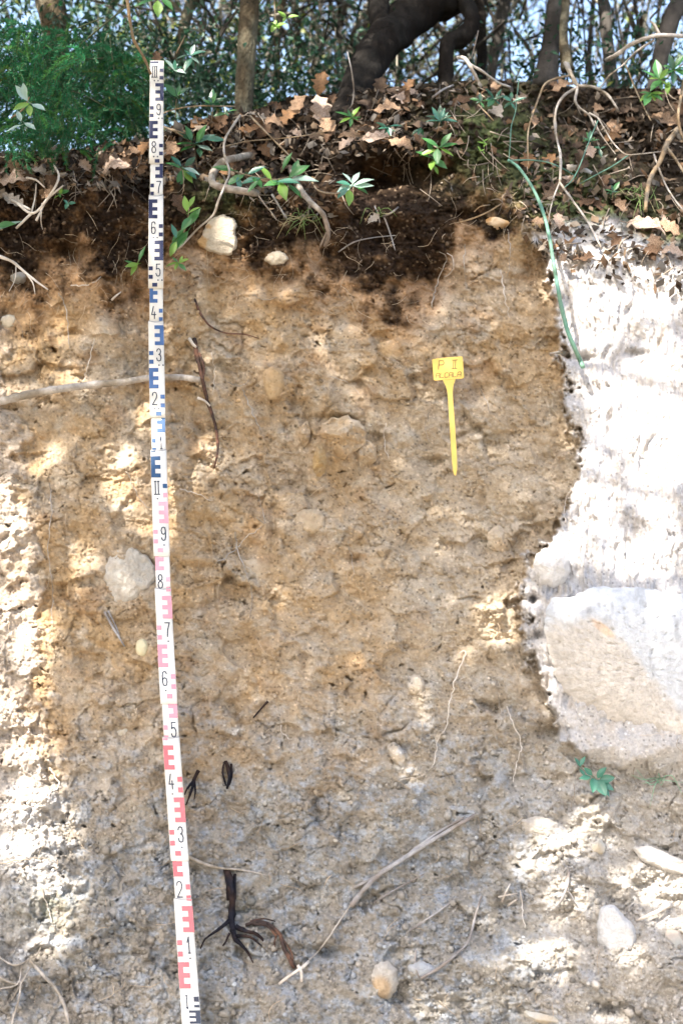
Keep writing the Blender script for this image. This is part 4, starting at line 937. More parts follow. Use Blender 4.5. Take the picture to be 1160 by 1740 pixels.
# ------------------------------------------------------------------ leaves
def leaf_template(kind, seed, nl=22, nw=3):
    rs = np.random.RandomState(seed); t = np.linspace(0, 1, nl)
    if kind == 'oak':
        base = np.sin(np.pi*np.clip(t, 0, 1)**.8)**.8*(.18+.22*t); lob = 1+.26*np.cos(t*2*np.pi*(3.6+.5*rs.rand())+rs.rand())*ss(.05, .25, t)*ss(1.0, .85, t)
        wl_ = base*lob*(1+.045*rs.randn(nl)); wr = base*(1+.26*np.cos(t*2*np.pi*(3.6+.5*rs.rand())+rs.rand()*1.4))*(1+.045*rs.randn(nl))
        wl_ = np.maximum(wl_, .01); wr = np.maximum(wr, .01)
    elif kind == 'lance':
        b = np.sin(np.pi*t**.9)**1.1*.17+.004; wl_ = b*(1+.03*rs.randn(nl)); wr = b*(1+.03*rs.randn(nl))
    else:
        b = np.sin(np.pi*t**.8)**.8*.28+.004; wl_ = b; wr = b
    V = []; us = np.linspace(-1, 1, 2*nw+1)
    curl = rs.uniform(-.7, 1.6) if kind == 'oak' else rs.uniform(.1, .4); fold = rs.uniform(.1, .6) if kind == 'oak' else rs.uniform(.15, .4)
    tw = rs.uniform(-.6, .6) if kind == 'oak' else rs.uniform(-.2, .2)
    for i in range(nl):
        for u in us:
            x = (wl_[i] if u < 0 else wr[i])*u; z = abs(x)*fold - curl*(t[i]-.4)**2*.6
            if kind == 'oak': z += .05*math.sin(9*t[i]+seed)*abs(u) + .03*math.sin(17*t[i]+5*u+seed)*abs(u)
            a = tw*(t[i]-.3); V.append((x*math.cos(a)-z*math.sin(a), t[i], z*math.cos(a)+x*math.sin(a)))
    V = np.array(V); w_ = 2*nw+1
    i = np.arange(nl-1)[:, None]*w_; j = np.arange(w_-1)[None]
    Q = np.stack([i+j, i+j+1, i+w_+j+1, i+w_+j], -1).reshape(-1, 4)
    # stalk
    sv, sf = tube_np(np.array([(0, -.18, .02), (0, -.08, .0), (0, .05, 0)]), .011, 4); off = len(V)
    V = np.concatenate([V, sv]); return V, [Q]+[], [f_+off for f_ in sf]
def leaf_mat(name, c, second=None, trans=.2, rough=.75, spec=.15, mottle=.25):
    return material(name, c, rough=rough, spec=spec, mottle=mottle, mscale=70, bump=.25, bscale=150, bdist=.001, trans=trans, second=second)
LM = {'tan': leaf_mat('leaf_tan', (.38, .26, .17), (.22, .14, .09), mottle=.45), 'pink': leaf_mat('leaf_pale', (.48, .38, .31), (.34, .24, .18), mottle=.4), 'orange': leaf_mat('leaf_orange', (.30, .165, .08), (.16, .10, .06), mottle=.5),
      'brown': leaf_mat('leaf_brown', (.15, .09, .055), (.08, .05, .032), mottle=.45), 'dark': leaf_mat('leaf_dark', (.06, .042, .032), (.11, .075, .05), mottle=.45), 'grey': leaf_mat('leaf_grey', (.40, .36, .32), (.28, .24, .2)),
      'green': leaf_mat('leaf_green', (.065, .21, .055), None, .3, .3, .6, .15), 'teal': leaf_mat('leaf_teal', (.06, .20, .13), None, .25, .22, .7, .12), 'lime': leaf_mat('leaf_lime', (.22, .40, .07), None, .4, .35, .5, .15),
      'deep': leaf_mat('leaf_deep', (.03, .10, .045), None, .2, .25, .7, .15), 'pale': leaf_mat('leaf_pale_lit', (.34, .48, .40), None, .2, .18, .8, .1)}  # whitish one: pale leaves, and the glint of lit leaves put into colour
_tm = {}
def leaf_data(kind, seed, mkey):
    k = (kind, seed, mkey)
    if k not in _tm:
        V, Q, T = leaf_template(kind, seed)
        _tm[k] = mesh_np('%s_leaf' % ('oak' if kind == 'oak' else 'leaf'), V, [Q[0]]+[f_ for f_ in T], LM[mkey], smooth=True, data_only=True)
    return _tm[k]
def leaf_matrix(pos, dirv, nrm, size, width=1.0):
    y = np.array(dirv, float); y /= np.linalg.norm(y); z = np.array(nrm, float); z = z-y*np.dot(z, y); z /= np.linalg.norm(z); x = np.cross(y, z)
    m = Matrix(((x[0]*size*width, y[0]*size, z[0]*size, pos[0]), (x[1]*size*width, y[1]*size, z[1]*size, pos[1]), (x[2]*size*width, y[2]*size, z[2]*size, pos[2]), (0, 0, 0, 1)))
    return m
def fallen(px, py, size_px, ang, mkey, seed, label=None, tilt=0.0, lift=.012, group='fallen leaves in the litter', roll=0.0, kind='oak', force_group=False):
    d = float(depth(np.array([px*1.0]), np.array([py*1.0]))[0])
    pos = P(np.array([px*1.]), np.array([py*1.]), np.array([d-lift]))[0]
    a = math.radians(ang); dirv = R_*math.cos(a)+U_*math.sin(a)+N_*tilt
    nrm = N_ + .6*roll*R_ + np.array([0, 0, .5])
    o = bpy.data.objects.new('fallen_leaf', leaf_data(kind, seed % 7, mkey)); COL.objects.link(o)
    sz = size_px*d/F
    y = dirv/np.linalg.norm(dirv)
    o.matrix_world = leaf_matrix(pos - y*sz*.5, dirv, nrm, sz)
    tag(o, label or 'brown oak leaf lying in the litter along the top of the bank', 'leaf', group if force_group else None); return o
# the leaves one can pick out
NAMED = [
 (506, 178, 46, 60, 'tan', 1, 'rounded light brown leaf standing highest in the litter beside the leaning trunk', .5), (545, 185, 56, 100, 'pink', 2, 'large pale lobed oak leaf standing upright left of the leaning trunk', .4),
 (490, 198, 44, 40, 'orange', 3, 'orange brown leaf under the rounded light brown leaf', .3), (462, 206, 42, 170, 'tan', 4, 'tan curled leaf left of the orange brown leaf', .2),
 (545, 140, 46, 80, 'orange', 5, 'brown leaf hanging above the pale lobed oak leaf', .3), (896, 274, 40, -95, 'orange', 6, 'orange brown oak leaf hanging on the green shoot', .5),
 (600, 230, 52, 185, 'tan', 0, 'tan leaf at the left end of the row of pale leaves', .2), (640, 234, 56, 5, 'pink', 1, 'pale leaf in the middle of the row of leaves', .2), (680, 242, 46, -20, 'tan', 2, 'darker leaf at the right end of the row of leaves', .2),
 (658, 183, 48, 5, 'tan', 3, 'tan leaf lying level below the pale curled leaf near the crest', .2), (680, 166, 36, -30, 'pink', 4, 'pale curled leaf near the crest between the trunks', .3), (695, 145, 32, 60, 'orange', 5, 'reddish leaf right at the crest between the trunks', .3),
 (1002, 258, 30, -80, 'pink', 6, 'small pale leaf hanging above the grey slab', .4), (1098, 382, 66, -12, 'pink', 1, 'big pale oak leaf lying at the right edge of the bank', .2), (1135, 385, 48, -35, 'tan', 2, 'tan leaf overlapping the big pale oak leaf', .2),
 (1112, 416, 44, 100, 'tan', 3, 'curled tan leaf below the big pale oak leaf', .3), (1142, 425, 40, -5, 'pink', 4, 'pale leaf at the right edge below the curled tan leaf', .2), (1052, 350, 38, -50, 'tan', 5, 'tan leaf hanging below the crossing green stems', .4),
 (1130, 205, 52, -25, 'tan', 6, 'brown leaf among the roots at the right edge', .3), (635, 371, 26, 40, 'grey', 0, 'small grey white leaf on the dark humus', .3), (948, 374, 32, -85, 'pink', 1, 'pale oval leaf hanging at the top of the pale face', .3),
 (22, 302, 58, 8, 'pink', 2, 'broad pale leaf at the left edge below the shrub', .2), (66, 290, 34, -20, 'grey', 3, 'whitish leaf below the needle shrub', .3), (195, 280, 48, 20, 'pink', 4, 'pale sunlit leaf below the shrub left of the staff', .2),
 (90, 328, 40, 200, 'tan', 5, 'tan leaf caught in the twig tangle at left', .2), (22, 342, 44, 150, 'grey', 6, 'grey brown leaf at the left edge under the twigs', .2), (290, 255, 46, -100, 'tan', 0, 'brown leaf hanging directly right of the staff', .4),
 (243, 252, 34, 60, 'orange', 1, 'brown leaf directly left of the staff under the shrub', .3), (220, 258, 36, 10, 'tan', 2, 'yellow brown leaf left of the staff by a dark gap', .3), (305, 345, 42, 120, 'brown', 3, 'dull brown leaf below the green sprig beside the staff', .2),
 (446, 252, 34, -40, 'orange', 4, 'small orange leaf above the leafy sprig', .3), (425, 222, 40, 30, 'orange', 5, 'orange leaf at the foot of the slender trunk', .3), (556, 215, 44, -60, 'tan', 6, 'tan leaf drooping below the pale lobed oak leaf', .3),
 (267, 98, 26, 100, 'brown', 0, 'brown leaf resting on top of the staff', .3), (1038, 232, 34, 10, 'orange', 2, 'reddish leaf among the hanging roots', .3), (955, 145, 40, 20, 'tan', 3, 'tan leaf under the arch of the forked root', .3),
]
for (x, y, s, a, mk, sd, lb, tl) in NAMED: fallen(x, y, s, a, mk, sd, lb, tilt=tl*.6, lift=.035 if lb.find('staff') < 0 else .04)
# one leaf keeps close to the staff top: lift it onto it
rs = np.random.RandomState(77); cnt = 0
litter_w = []
while cnt < 190:
    x = rs.uniform(-10, 1170); e = float(edge(x)); c = float(crest(x))
    y = rs.uniform(c-4, e+14 + (60 if x > 880 else 0))
    if 800 < x < 880 and 170 < y < 300 and rs.rand() < .85: continue
    if 560 < x < 860 and y > 255: continue
    mk = rs.choice(['tan', 'pink', 'orange', 'brown', 'dark', 'grey'], p=[.09, .08, .06, .28, .44, .05])
    sz_ = rs.uniform(20, 42)
    zone = 'left of the staff under the shrub' if x < 262 else 'between the staff and the slender brown trunk' if x < 410 else 'between the slender and the leaning trunk' if x < 590 else 'on the slope below the dark trunks' if x < 800 else 'around the moss patch' if x < 890 else 'among the hanging roots' if x < 1060 else 'near the right edge of the bank'
    lbl = '%s %s oak leaf in the litter %s' % ('large' if sz_ > 31 else 'small', {'tan': 'tan', 'pink': 'pale', 'orange': 'orange brown', 'brown': 'brown', 'dark': 'dark brown', 'grey': 'grey brown'}[mk], zone)
    fallen(x, y, sz_, rs.uniform(0, 360), mk, int(rs.randint(7)), tilt=rs.uniform(-.3, .6), roll=rs.uniform(-1, 1), lift=rs.uniform(.004, .022), label=lbl, force_group=True); cnt += 1
# leaf crumbs and broken twigs: stuff
A = Acc(); rs = np.random.RandomState(8)
n = 3600
x = rs.uniform(-40, 1200, n); e = edge(x); c = crest(x); y = c - 3 + (e - c + 40)*rs.rand(n)**.9 + (x > 880)*rs.rand(n)*40
keep = ~((x > 560) & (x < 860) & (y > 265) & (rs.rand(n) < .85)) & ~((np.abs(x-835) < 50) & (y > 175) & (rs.rand(n) < .8)); x = x[keep]; y = y[keep]; n = len(x)
pos = P(x, y, depth(x, y) - rs.uniform(.002, .018, n))
cols = np.array([[.22, .155, .10], [.34, .28, .22], [.15, .09, .05], [.075, .05, .032], [.035, .026, .02], [.14, .125, .11], [.05, .038, .028]])[rs.randint(0, 7, n)]*(.7+.5*rs.rand(n, 1))
dv = rs.randn(n, 3); dv /= np.linalg.norm(dv, axis=1, keepdims=True); nv = rs.randn(n, 3)*.7+N_+[0, 0, .4]; nv -= dv*np.sum(nv*dv, 1, keepdims=True); nv /= np.linalg.norm(nv, axis=1, keepdims=True); sv = np.cross(dv, nv)
s = rs.uniform(.004, .016, n)[:, None]; wv = rs.uniform(.25, .8, n)[:, None]
V = np.stack([pos-dv*s, pos+sv*s*wv-dv*s*.2, pos+dv*s, pos-sv*s*wv+dv*s*.1, pos+nv*s*.25], 1)
b = np.arange(n)[:, None]*5
T = np.concatenate([b+[0, 1, 4], b+[1, 2, 4], b+[2, 3, 4], b+[3, 0, 4]])
mlit = material('litter_crumbs', usecol=True, rough=.8, mottle=.2, bump=0, trans=.15)
o = mesh_np('leaf_litter', V.reshape(-1, 3), T, mlit, np.repeat(cols, 5, 0)); o['kind'] = 'stuff'
A = Acc()
for i in range(240):
    x = rs.uniform(-10, 1170); y = rs.uniform(float(crest(x)), float(edge(x))+40); L = rs.uniform(14, 50); a = rs.uniform(0, math.pi)
    c3 = [(x, y, .01), (x+math.cos(a)*L/2+rs.normal(0, 3), y+math.sin(a)*L/2+rs.normal(0, 3), .02), (x+math.cos(a)*L, y+math.sin(a)*L, .012)]
    (V, fs), _ = tube_on_bank(c3, rs.uniform(.0007, .0018), .0006, seed=i, n=4, step=8); A.add(V, fs, np.array([.33, .27, .21])*rs.uniform(.3, 1.3))
o = A.build('litter_twigs', material('litter_twig', usecol=True, rough=.85, mottle=.25, bump=0)); o['kind'] = 'stuff'

# ------------------------------------------------------------------ green sprigs
def sprig(name, label, px, py, stems, leaves, cat='plant', lift=.08, stem_mat=None):
    """stems: ctrl lists with lift; leaves: (px,py,len_px,angle,mat,width)"""
    base = S1(px, py, lift)
    t = thing(name, label, cat, base)
    if stems:
        A = Acc()
        for i, (c, r) in enumerate(stems):
            (V, fs), _ = tube_on_bank(c, r/1000, r*.6/1000, seed=i+int(px), n=6); A.add(V, fs)
        A.build('stem', stem_mat or m_tanroot, t)
    rs = np.random.RandomState(int(px*7+py))
    for i, L in enumerate(leaves):
        lx, ly, ln, an, mk = L[:5]; wd = L[5] if len(L) > 5 else 1.0; lf = L[6] if len(L) > 6 else lift
        d = float(smooth_depth(np.array([lx*1.]), np.array([ly*1.]))[0]) - lf
        pos = P(np.array([lx*1.]), np.array([ly*1.]), np.array([d]))[0]; a = math.radians(an)
        dirv = R_*math.cos(a)+U_*math.sin(a)+N_*rs.uniform(-.15, .45); nrm = N_ + R_*rs.uniform(-.6, .6) + np.array([0, 0, rs.uniform(.2, 1.1)])
        o = bpy.data.objects.new('leaf', leaf_data('lance' if wd < 1.4 else 'round', int(rs.randint(4)), mk)); link(o, t)
        mw = leaf_matrix(pos, dirv, nrm, ln*d/F, min(wd, 1.4) if wd < 1.4 else 1.0)
        o.matrix_basis = Matrix.Translation(-Vector(base)) @ mw
    return t
def rosette(cx, cy, n, ln, mk, a0=0, spread=360, seed=0, w=1.1):
    rs = np.random.RandomState(seed); mks = mk if isinstance(mk, list) else [mk]
    return [(cx+rs.uniform(-2, 2), cy+rs.uniform(-2, 2), ln*rs.uniform(.5, 1.25), a0+spread*(i+.3*rs.rand())/n, mks[i % len(mks)], w) for i in range(n)]
sprig('seedling', 'dark green leafy sprig beside the staff at the figure eight', 330, 245, [([(335, 285, .03), (332, 262, .07), (330, 245, .08)], 1.6)],
      [(332, 245, 34, 185, 'green', 1.2), (332, 243, 38, 20, 'teal', 1.3), (334, 244, 36, 60, 'green', 1.2), (330, 247, 30, 215, 'green', 1.2), (335, 246, 32, -30, 'pale', 1.2), (326, 240, 30, 110, 'green', 1.2), (338, 250, 26, -80, 'deep', 1.2), (328, 238, 36, 150, 'deep', 1.2), (350, 236, 34, 0, 'teal', 1.1)])
sprig('seedling', 'green leafy sprig beside the staff at the figure seven', 312, 290, [([(312, 325, .03), (312, 300, .07), (310, 285, .08)], 1.5)],
      [(310, 288, 34, -100, 'green', 1.2), (312, 288, 34, -60, 'lime', 1.1), (312, 285, 30, -20, 'pale', 1.2), (308, 286, 28, 165, 'green', 1.2), (308, 283, 28, 130, 'teal', 1.2), (314, 283, 26, 45, 'deep', 1.2), (316, 290, 30, -45, 'teal', 1.2)])
sprig('climbing_plant', 'upright bright green plant climbing beside the staff below the sprigs', 312, 400, [([(298, 432, .02), (308, 405, .05), (318, 380, .06), (322, 350, .06)], 1.4)],
      [(318, 360, 30, 100, 'lime', 1.1), (320, 362, 24, 20, 'lime', 1.1), (322, 352, 24, 70, 'lime', 1.1), (318, 385, 40, 55, 'green', 1.1), (314, 388, 36, 235, 'green', 1.1), (320, 392, 44, 238, 'green', 1.0), (326, 368, 34, 240, 'green', 1.1), (300, 405, 26, 110, 'teal', 1.1), (300, 410, 30, 250, 'lime', 1.1), (288, 430, 30, 60, 'green', 1.0)])
sprig('seedling', 'lime green star shaped seedling right of the figure five', 304, 446, [([(300, 438, .01), (304, 446, .04)], 1.2)], rosette(304, 446, 6, 26, ['lime', 'lime', 'green'], 10, 360, 3))
sprig('seedling', 'little green seedling left of the staff above the figure five', 232, 440, [([(236, 470, .01), (234, 452, .03), (236, 440, .03)], 1.2)], [(236, 448, 26, 205, 'lime', 1.1), (234, 446, 26, 245, 'lime', 1.0), (236, 444, 30, 70, 'green', .9), (230, 450, 20, 160, 'green', 1)], lift=.035)
sprig('leafy_shoot', 'long shoot of glossy green leaves arching over the loop root', 450, 305, [([(395, 290, .10), (430, 300, .12), (470, 305, .13), (500, 298, .12), (525, 300, .10)], 1.8)],
      [(398, 290, 40, 165, 'green', 1.2, .12), (420, 296, 34, 20, 'teal', 1.2, .12), (415, 296, 38, 215, 'green', 1.2, .12), (430, 300, 36, -60, 'green', 1.2, .12), (445, 302, 38, 200, 'teal', 1.2, .13), (462, 308, 34, 130, 'lime', 1.0, .13), (470, 308, 42, -10, 'teal', 1.2, .13), (476, 310, 46, -75, 'lime', 1.1, .13),
       (484, 308, 40, 200, 'green', 1.2, .13), (490, 302, 44, 35, 'green', 1.2, .13), (494, 304, 48, -5, 'pale', 1.1, .13), (498, 300, 34, 75, 'green', 1.1, .13), (488, 312, 40, -50, 'green', 1.1, .13), (440, 306, 30, -130, 'green', 1.1, .13), (404, 300, 26, -80, 'teal', 1.1, .12), (480, 288, 34, 60, 'green', 1.1, .12)])
sprig('seedling', 'bluish glossy seedling standing over the dark hollow in the middle', 598, 316, [([(600, 345, .02), (600, 328, .09), (600, 318, .12)], 1.6)],
      [(598, 316, 40, 10, 'pale', 1.3, .12), (600, 316, 36, -5, 'pale', 1.2, .13), (598, 314, 32, 215, 'pale', 1.2, .12), (596, 314, 26, 175, 'teal', 1.3, .12), (598, 312, 26, 60, 'pale', 1.2, .12), (594, 322, 42, -92, 'lime', 1.0, .12), (606, 318, 28, -45, 'green', 1.1, .12), (590, 318, 30, 235, 'teal', 1.2, .12), (597, 310, 24, 130, 'pale', 1.2, .12)])
sprig('seedling', 'bright green seedling with forked leaves on the litter slope', 738, 262, [([(735, 295, .02), (738, 270, .06), (745, 250, .07)], 1.4)],
      [(745, 250, 32, 10, 'green', 1.2), (745, 250, 34, 150, 'green', 1.1), (748, 248, 30, 50, 'green', 1.1), (742, 252, 34, -90, 'green', 1.2), (740, 254, 30, 200, 'lime', 1.1), (735, 272, 28, -100, 'lime', 1.2), (736, 270, 30, -40, 'green', 1.2), (732, 268, 30, 170, 'green', 1.2), (734, 264, 28, 110, 'green', 1.1), (748, 252, 26, -30, 'lime', 1.1), (736, 280, 22, -70, 'lime', 1.0)])
sprig('seedling', 'small green seedling at the foot of the big leaning trunk', 596, 200, [([(596, 215, .03), (597, 200, .08)], 1.3)], rosette(597, 200, 7, 26, ['green', 'lime', 'green'], 0, 360, 5), lift=.10)
sprig('fern', 'dark blue green fern like sprig in the litter below the crest', 748, 205, [([(742, 228, .03), (746, 210, .07), (750, 200, .08)], 1.3)], rosette(748, 205, 9, 26, ['teal', 'deep', 'teal'], 0, 200, 6, .9)+rosette(716, 218, 3, 24, 'deep', 220, 90, 9))
sprig('seedling', 'dark green sprigs growing on the crest above the moss', 845, 168, [([(845, 178, .03), (845, 165, .06)], 1.2)], rosette(840, 168, 6, 24, ['deep', 'teal'], 0, 360, 7)+rosette(868, 172, 5, 22, ['teal', 'deep'], 0, 360, 8)+rosette(815, 172, 5, 18, ['green', 'deep'], 0, 360, 18))
sprig('seedling', 'pale little seedling in the moss patch', 822, 246, [([(822, 256, .02), (822, 246, .05)], 1.0)], rosette(822, 243, 5, 14, 'lime', 20, 360, 11)+rosette(818, 256, 4, 11, 'lime', 20, 360, 12), lift=.05)
sprig('seedling', 'blue green seedling in the shade below the boulder', 1015, 1330, [([(990, 1302, .01), (1005, 1318, .04), (1015, 1330, .05)], 1.6)],
      [(1008, 1322, 28, -100, 'teal', 1.4), (1012, 1325, 34, -65, 'teal', 1.4), (1016, 1328, 30, -30, 'teal', 1.3), (1018, 1326, 26, 10, 'teal', 1.4), (1014, 1322, 24, 50, 'teal', 1.4), (1004, 1320, 24, 190, 'teal', 1.3), (1006, 1318, 22, 140, 'teal', 1.3), (986, 1304, 20, 120, 'teal', 1.2), (984, 1302, 20, 60, 'teal', 1.2), (984, 1306, 18, -60, 'teal', 1.2), (1020, 1332, 26, -60, 'teal', 1.3)], lift=.05)
sprig('seedling', 'small round leaved seedling in the humus left of the staff', 108, 335, [([(100, 350, .01), (108, 336, .03)], 1.0)], rosette(102, 330, 5, 14, ['green', 'lime'], 0, 360, 13, 1.5)+rosette(116, 345, 3, 12, 'teal', 0, 360, 14, 1.5), lift=.04)
sprig('broad_leaf_plant', 'pair of broad pale green leaves at the left edge', 16, 382, [([(-20, 395, .02), (5, 390, .04)], 2.0)], [(-6, 392, 48, 28, 'pale', 1.3, .05), (-8, 385, 36, 10, 'green', 1.2, .05)], lift=.05)
sprig('evergreen_sprig', 'bright evergreen shoot hanging at the right edge above the roots', 1115, 140, [([(1160, 108, .14), (1135, 130, .16), (1118, 150, .16)], 2.0)],
      rosette(1120, 135, 8, 34, ['green', 'lime', 'green'], 0, 360, 15)+rosette(1145, 118, 7, 32, ['green', 'green', 'deep'], 0, 360, 16)+rosette(1105, 158, 6, 30, ['green', 'lime'], 180, 200, 17)+[(1134, 138, 26, -95, 'lime', 1.2)], lift=.17)
sprig('evergreen_sprig', 'glossy whitish lit leaves inside the shrub at the left edge', 45, 170, [([(20, 200, .20), (40, 185, .30), (50, 165, .34)], 2.0)],
      [(48, 172, 34, 130, 'pale', 1.2, .36), (50, 175, 32, 215, 'lime', 1.3, .36), (54, 176, 30, -30, 'pale', 1.3, .36), (50, 178, 28, -80, 'lime', 1.2, .36), (44, 166, 26, 100, 'pale', 1.2, .36), (38, 212, 30, 200, 'pale', 1.1, .33), (42, 208, 30, -40, 'pale', 1.1, .33), (36, 206, 26, 110, 'pale', 1.1, .33)], lift=.36)
sprig('evergreen_sprig', 'glossy leaves catching the light above the staff top', 318, 50, [([(300, 90, .10), (315, 60, .14)], 1.8)], rosette(325, 95, 6, 30, ['teal', 'pale', 'teal', 'deep'], 0, 360, 21)+rosette(296, 118, 5, 28, ['pale', 'teal'], -30, 200, 22), lift=.16)
sprig('hanging_shoot', 'green leaves dangling from above near the top of the staff', 265, 5, [([(262, -30, .30), (264, 0, .30)], 1.8)], [(262, 0, 34, 215, 'green', 1.2), (268, 0, 40, -85, 'lime', 1.2), (274, -4, 34, -50, 'green', 1.2)], lift=.30)
sprig('yellow_leaf_twig', 'twig with yellow green leaves by the thin stem right of the slender trunk', 468, 40, [([(466, 0, .20), (468, 30, .20), (470, 50, .18)], 1.5)], rosette(468, 42, 5, 18, ['lime'], 0, 360, 23, 1.5)+rosette(486, 30, 3, 16, ['lime'], 0, 360, 24, 1.5), lift=.2)
sprig('seedling', 'dark leafy undergrowth plant above the straw twigs by the staff top', 300, 165, [([(298, 200, .03), (300, 168, .09)], 1.4)], rosette(300, 165, 7, 30, ['deep', 'green', 'deep'], 20, 200, 41, 1.2)+rosette(292, 182, 4, 22, ['deep', 'teal'], 100, 160, 42), lift=.09)
sprig('seedling', 'dark leafy undergrowth plant at the left foot of the slender trunk', 362, 175, [([(360, 205, .03), (362, 178, .08)], 1.4)], rosette(362, 176, 8, 26, ['deep', 'deep', 'green'], 0, 240, 43, 1.2)+rosette(384, 192, 4, 18, ['green', 'deep'], 0, 360, 44), lift=.08)
sprig('seedling', 'low dark plant below the arch of the forked root', 1000, 240, [([(1000, 262, .02), (1002, 242, .06)], 1.3)], rosette(1002, 240, 6, 20, ['deep', 'green'], 0, 220, 45)+rosette(1018, 252, 4, 15, ['deep'], 0, 360, 46), lift=.06)
sprig('seedling', 'drooping dark leaves in the litter left of the forked fern sprig', 660, 215, [([(662, 236, .02), (660, 218, .06)], 1.3)], rosette(660, 216, 6, 22, ['deep', 'teal'], 150, 260, 47), lift=.06)
sprig('seedling', 'small dark plant in the moss under the grey slab', 1040, 325, [([(1040, 340, .02), (1040, 326, .05)], 1.2)], rosette(1040, 325, 6, 18, ['deep', 'green'], 0, 300, 48), lift=.05)
# grass tufts
def grass(px, py, n, ln, label, seed, cols=((.20, .30, .10), (.45, .40, .22))):
    rs = np.random.RandomState(seed); A = Acc()
    for i in range(n):
        a = rs.uniform(-1.4, 1.4) - math.pi/2; L = ln*rs.uniform(.5, 1.1); x = px+rs.uniform(-8, 8); y = py+rs.uniform(-5, 5)
        c3 = [(x, y, .01), (x+math.cos(a)*L*.5, y-abs(math.sin(a))*L*.35*(1 if rs.rand() < .5 else -.6), .05), (x+math.cos(a)*L, y+L*rs.uniform(-.4, .9), .03)]
        (V, fs), _ = tube_on_bank(c3, .0010, .0003, seed=i, n=4, step=7); A.add(V, fs, cols[0] if rs.rand() < .6 else cols[1])
    ob = A.build('grass_tuft', material('grass_blades', usecol=True, rough=.6, mottle=.15, bump=0, trans=.2), origin=S1(px, py)); tag(ob, label, 'grass tuft')
grass(518, 370, 26, 46, 'thin grass tuft growing beside the broken root tip', 1)
grass(1120, 1325, 8, 60, 'faint green grass blades at the right edge below the boulder', 2, ((.25, .45, .30), (.45, .55, .35)))
grass(1085, 330, 14, 60, 'sparse grass among the roots at the right', 3)
grass(640, 360, 8, 30, 'few dry grass blades on the dark humus in the middle', 4)

# ------------------------------------------------------------------ trees
m_trunk = material('trunk_bark', (.095, .075, .048), rough=.95, spec=.1, mottle=.4, mscale=30, bump=1.0, bscale=55, bdist=.03, second=(.17, .165, .12), stretch=(1, 1, .45))
m_trunkdk = material('trunk_dark_bark', (.018, .015, .013), rough=1.0, spec=.04, mottle=.4, mscale=30, bump=1.0, bscale=60, bdist=.01, second=(.022, .02, .018), stretch=(1, 1, .45))
m_trunkgr = material('trunk_grey_bark', (.09, .08, .07), rough=.95, spec=.1, mottle=.3, mscale=25, bump=1.0, bscale=60, bdist=.008, second=(.05, .045, .04), stretch=(1, 1, .4))
m_fol = material('foliage', usecol=True, rough=.45, spec=.5, mottle=.1, bump=0, trans=.38)
def leaf_cloud(pos, size, cols, seed, aspect=.42, droop=.3):
    """pos (n,3) -> bent four-triangle leaves"""
    rs = np.random.RandomState(seed); n = len(pos)
    d = rs.randn(n, 3); d[:, 2] -= droop; d /= np.linalg.norm(d, axis=1, keepdims=True)
    nv = rs.randn(n, 3); nv[:, 2] += .5; nv -= d*np.sum(nv*d, 1, keepdims=True); nv /= np.linalg.norm(nv, axis=1, keepdims=True); s_ = np.cross(d, nv)
    s = (size*rs.uniform(.6, 1.25, n))[:, None]; a = aspect
    V = np.stack([pos-d*s*.5, pos+s_*s*a*.5+nv*s*.1, pos+d*s*.5-nv*s*.12, pos-s_*s*a*.5+nv*s*.1, pos-nv*s*.02], 1)
    b = np.arange(n)[:, None]*5; T = np.concatenate([b+[0, 1, 4], b+[1, 2, 4], b+[2, 3, 4], b+[3, 0, 4]])
    return V.reshape(-1, 3), T, np.repeat(cols, 5, 0)
def crown_points(centers, radii, n, rs):
    k = rs.randint(0, len(centers), n); v = rs.randn(n, 3); v /= np.linalg.norm(v, axis=1, keepdims=True)
    return centers[k] + v*(radii[k]*(rs.rand(n)**.45))[:, None]
def green_cols(n, rs, base=(.07, .12, .045), var=.5, yellow=.1):
    c = np.array(base)*(1-var+2*var*rs.rand(n, 1)); y = rs.rand(n) < yellow; c[y] = np.array([.25, .30, .06])*(.6+.6*rs.rand(y.sum(), 1)); return c
CROWNS = []
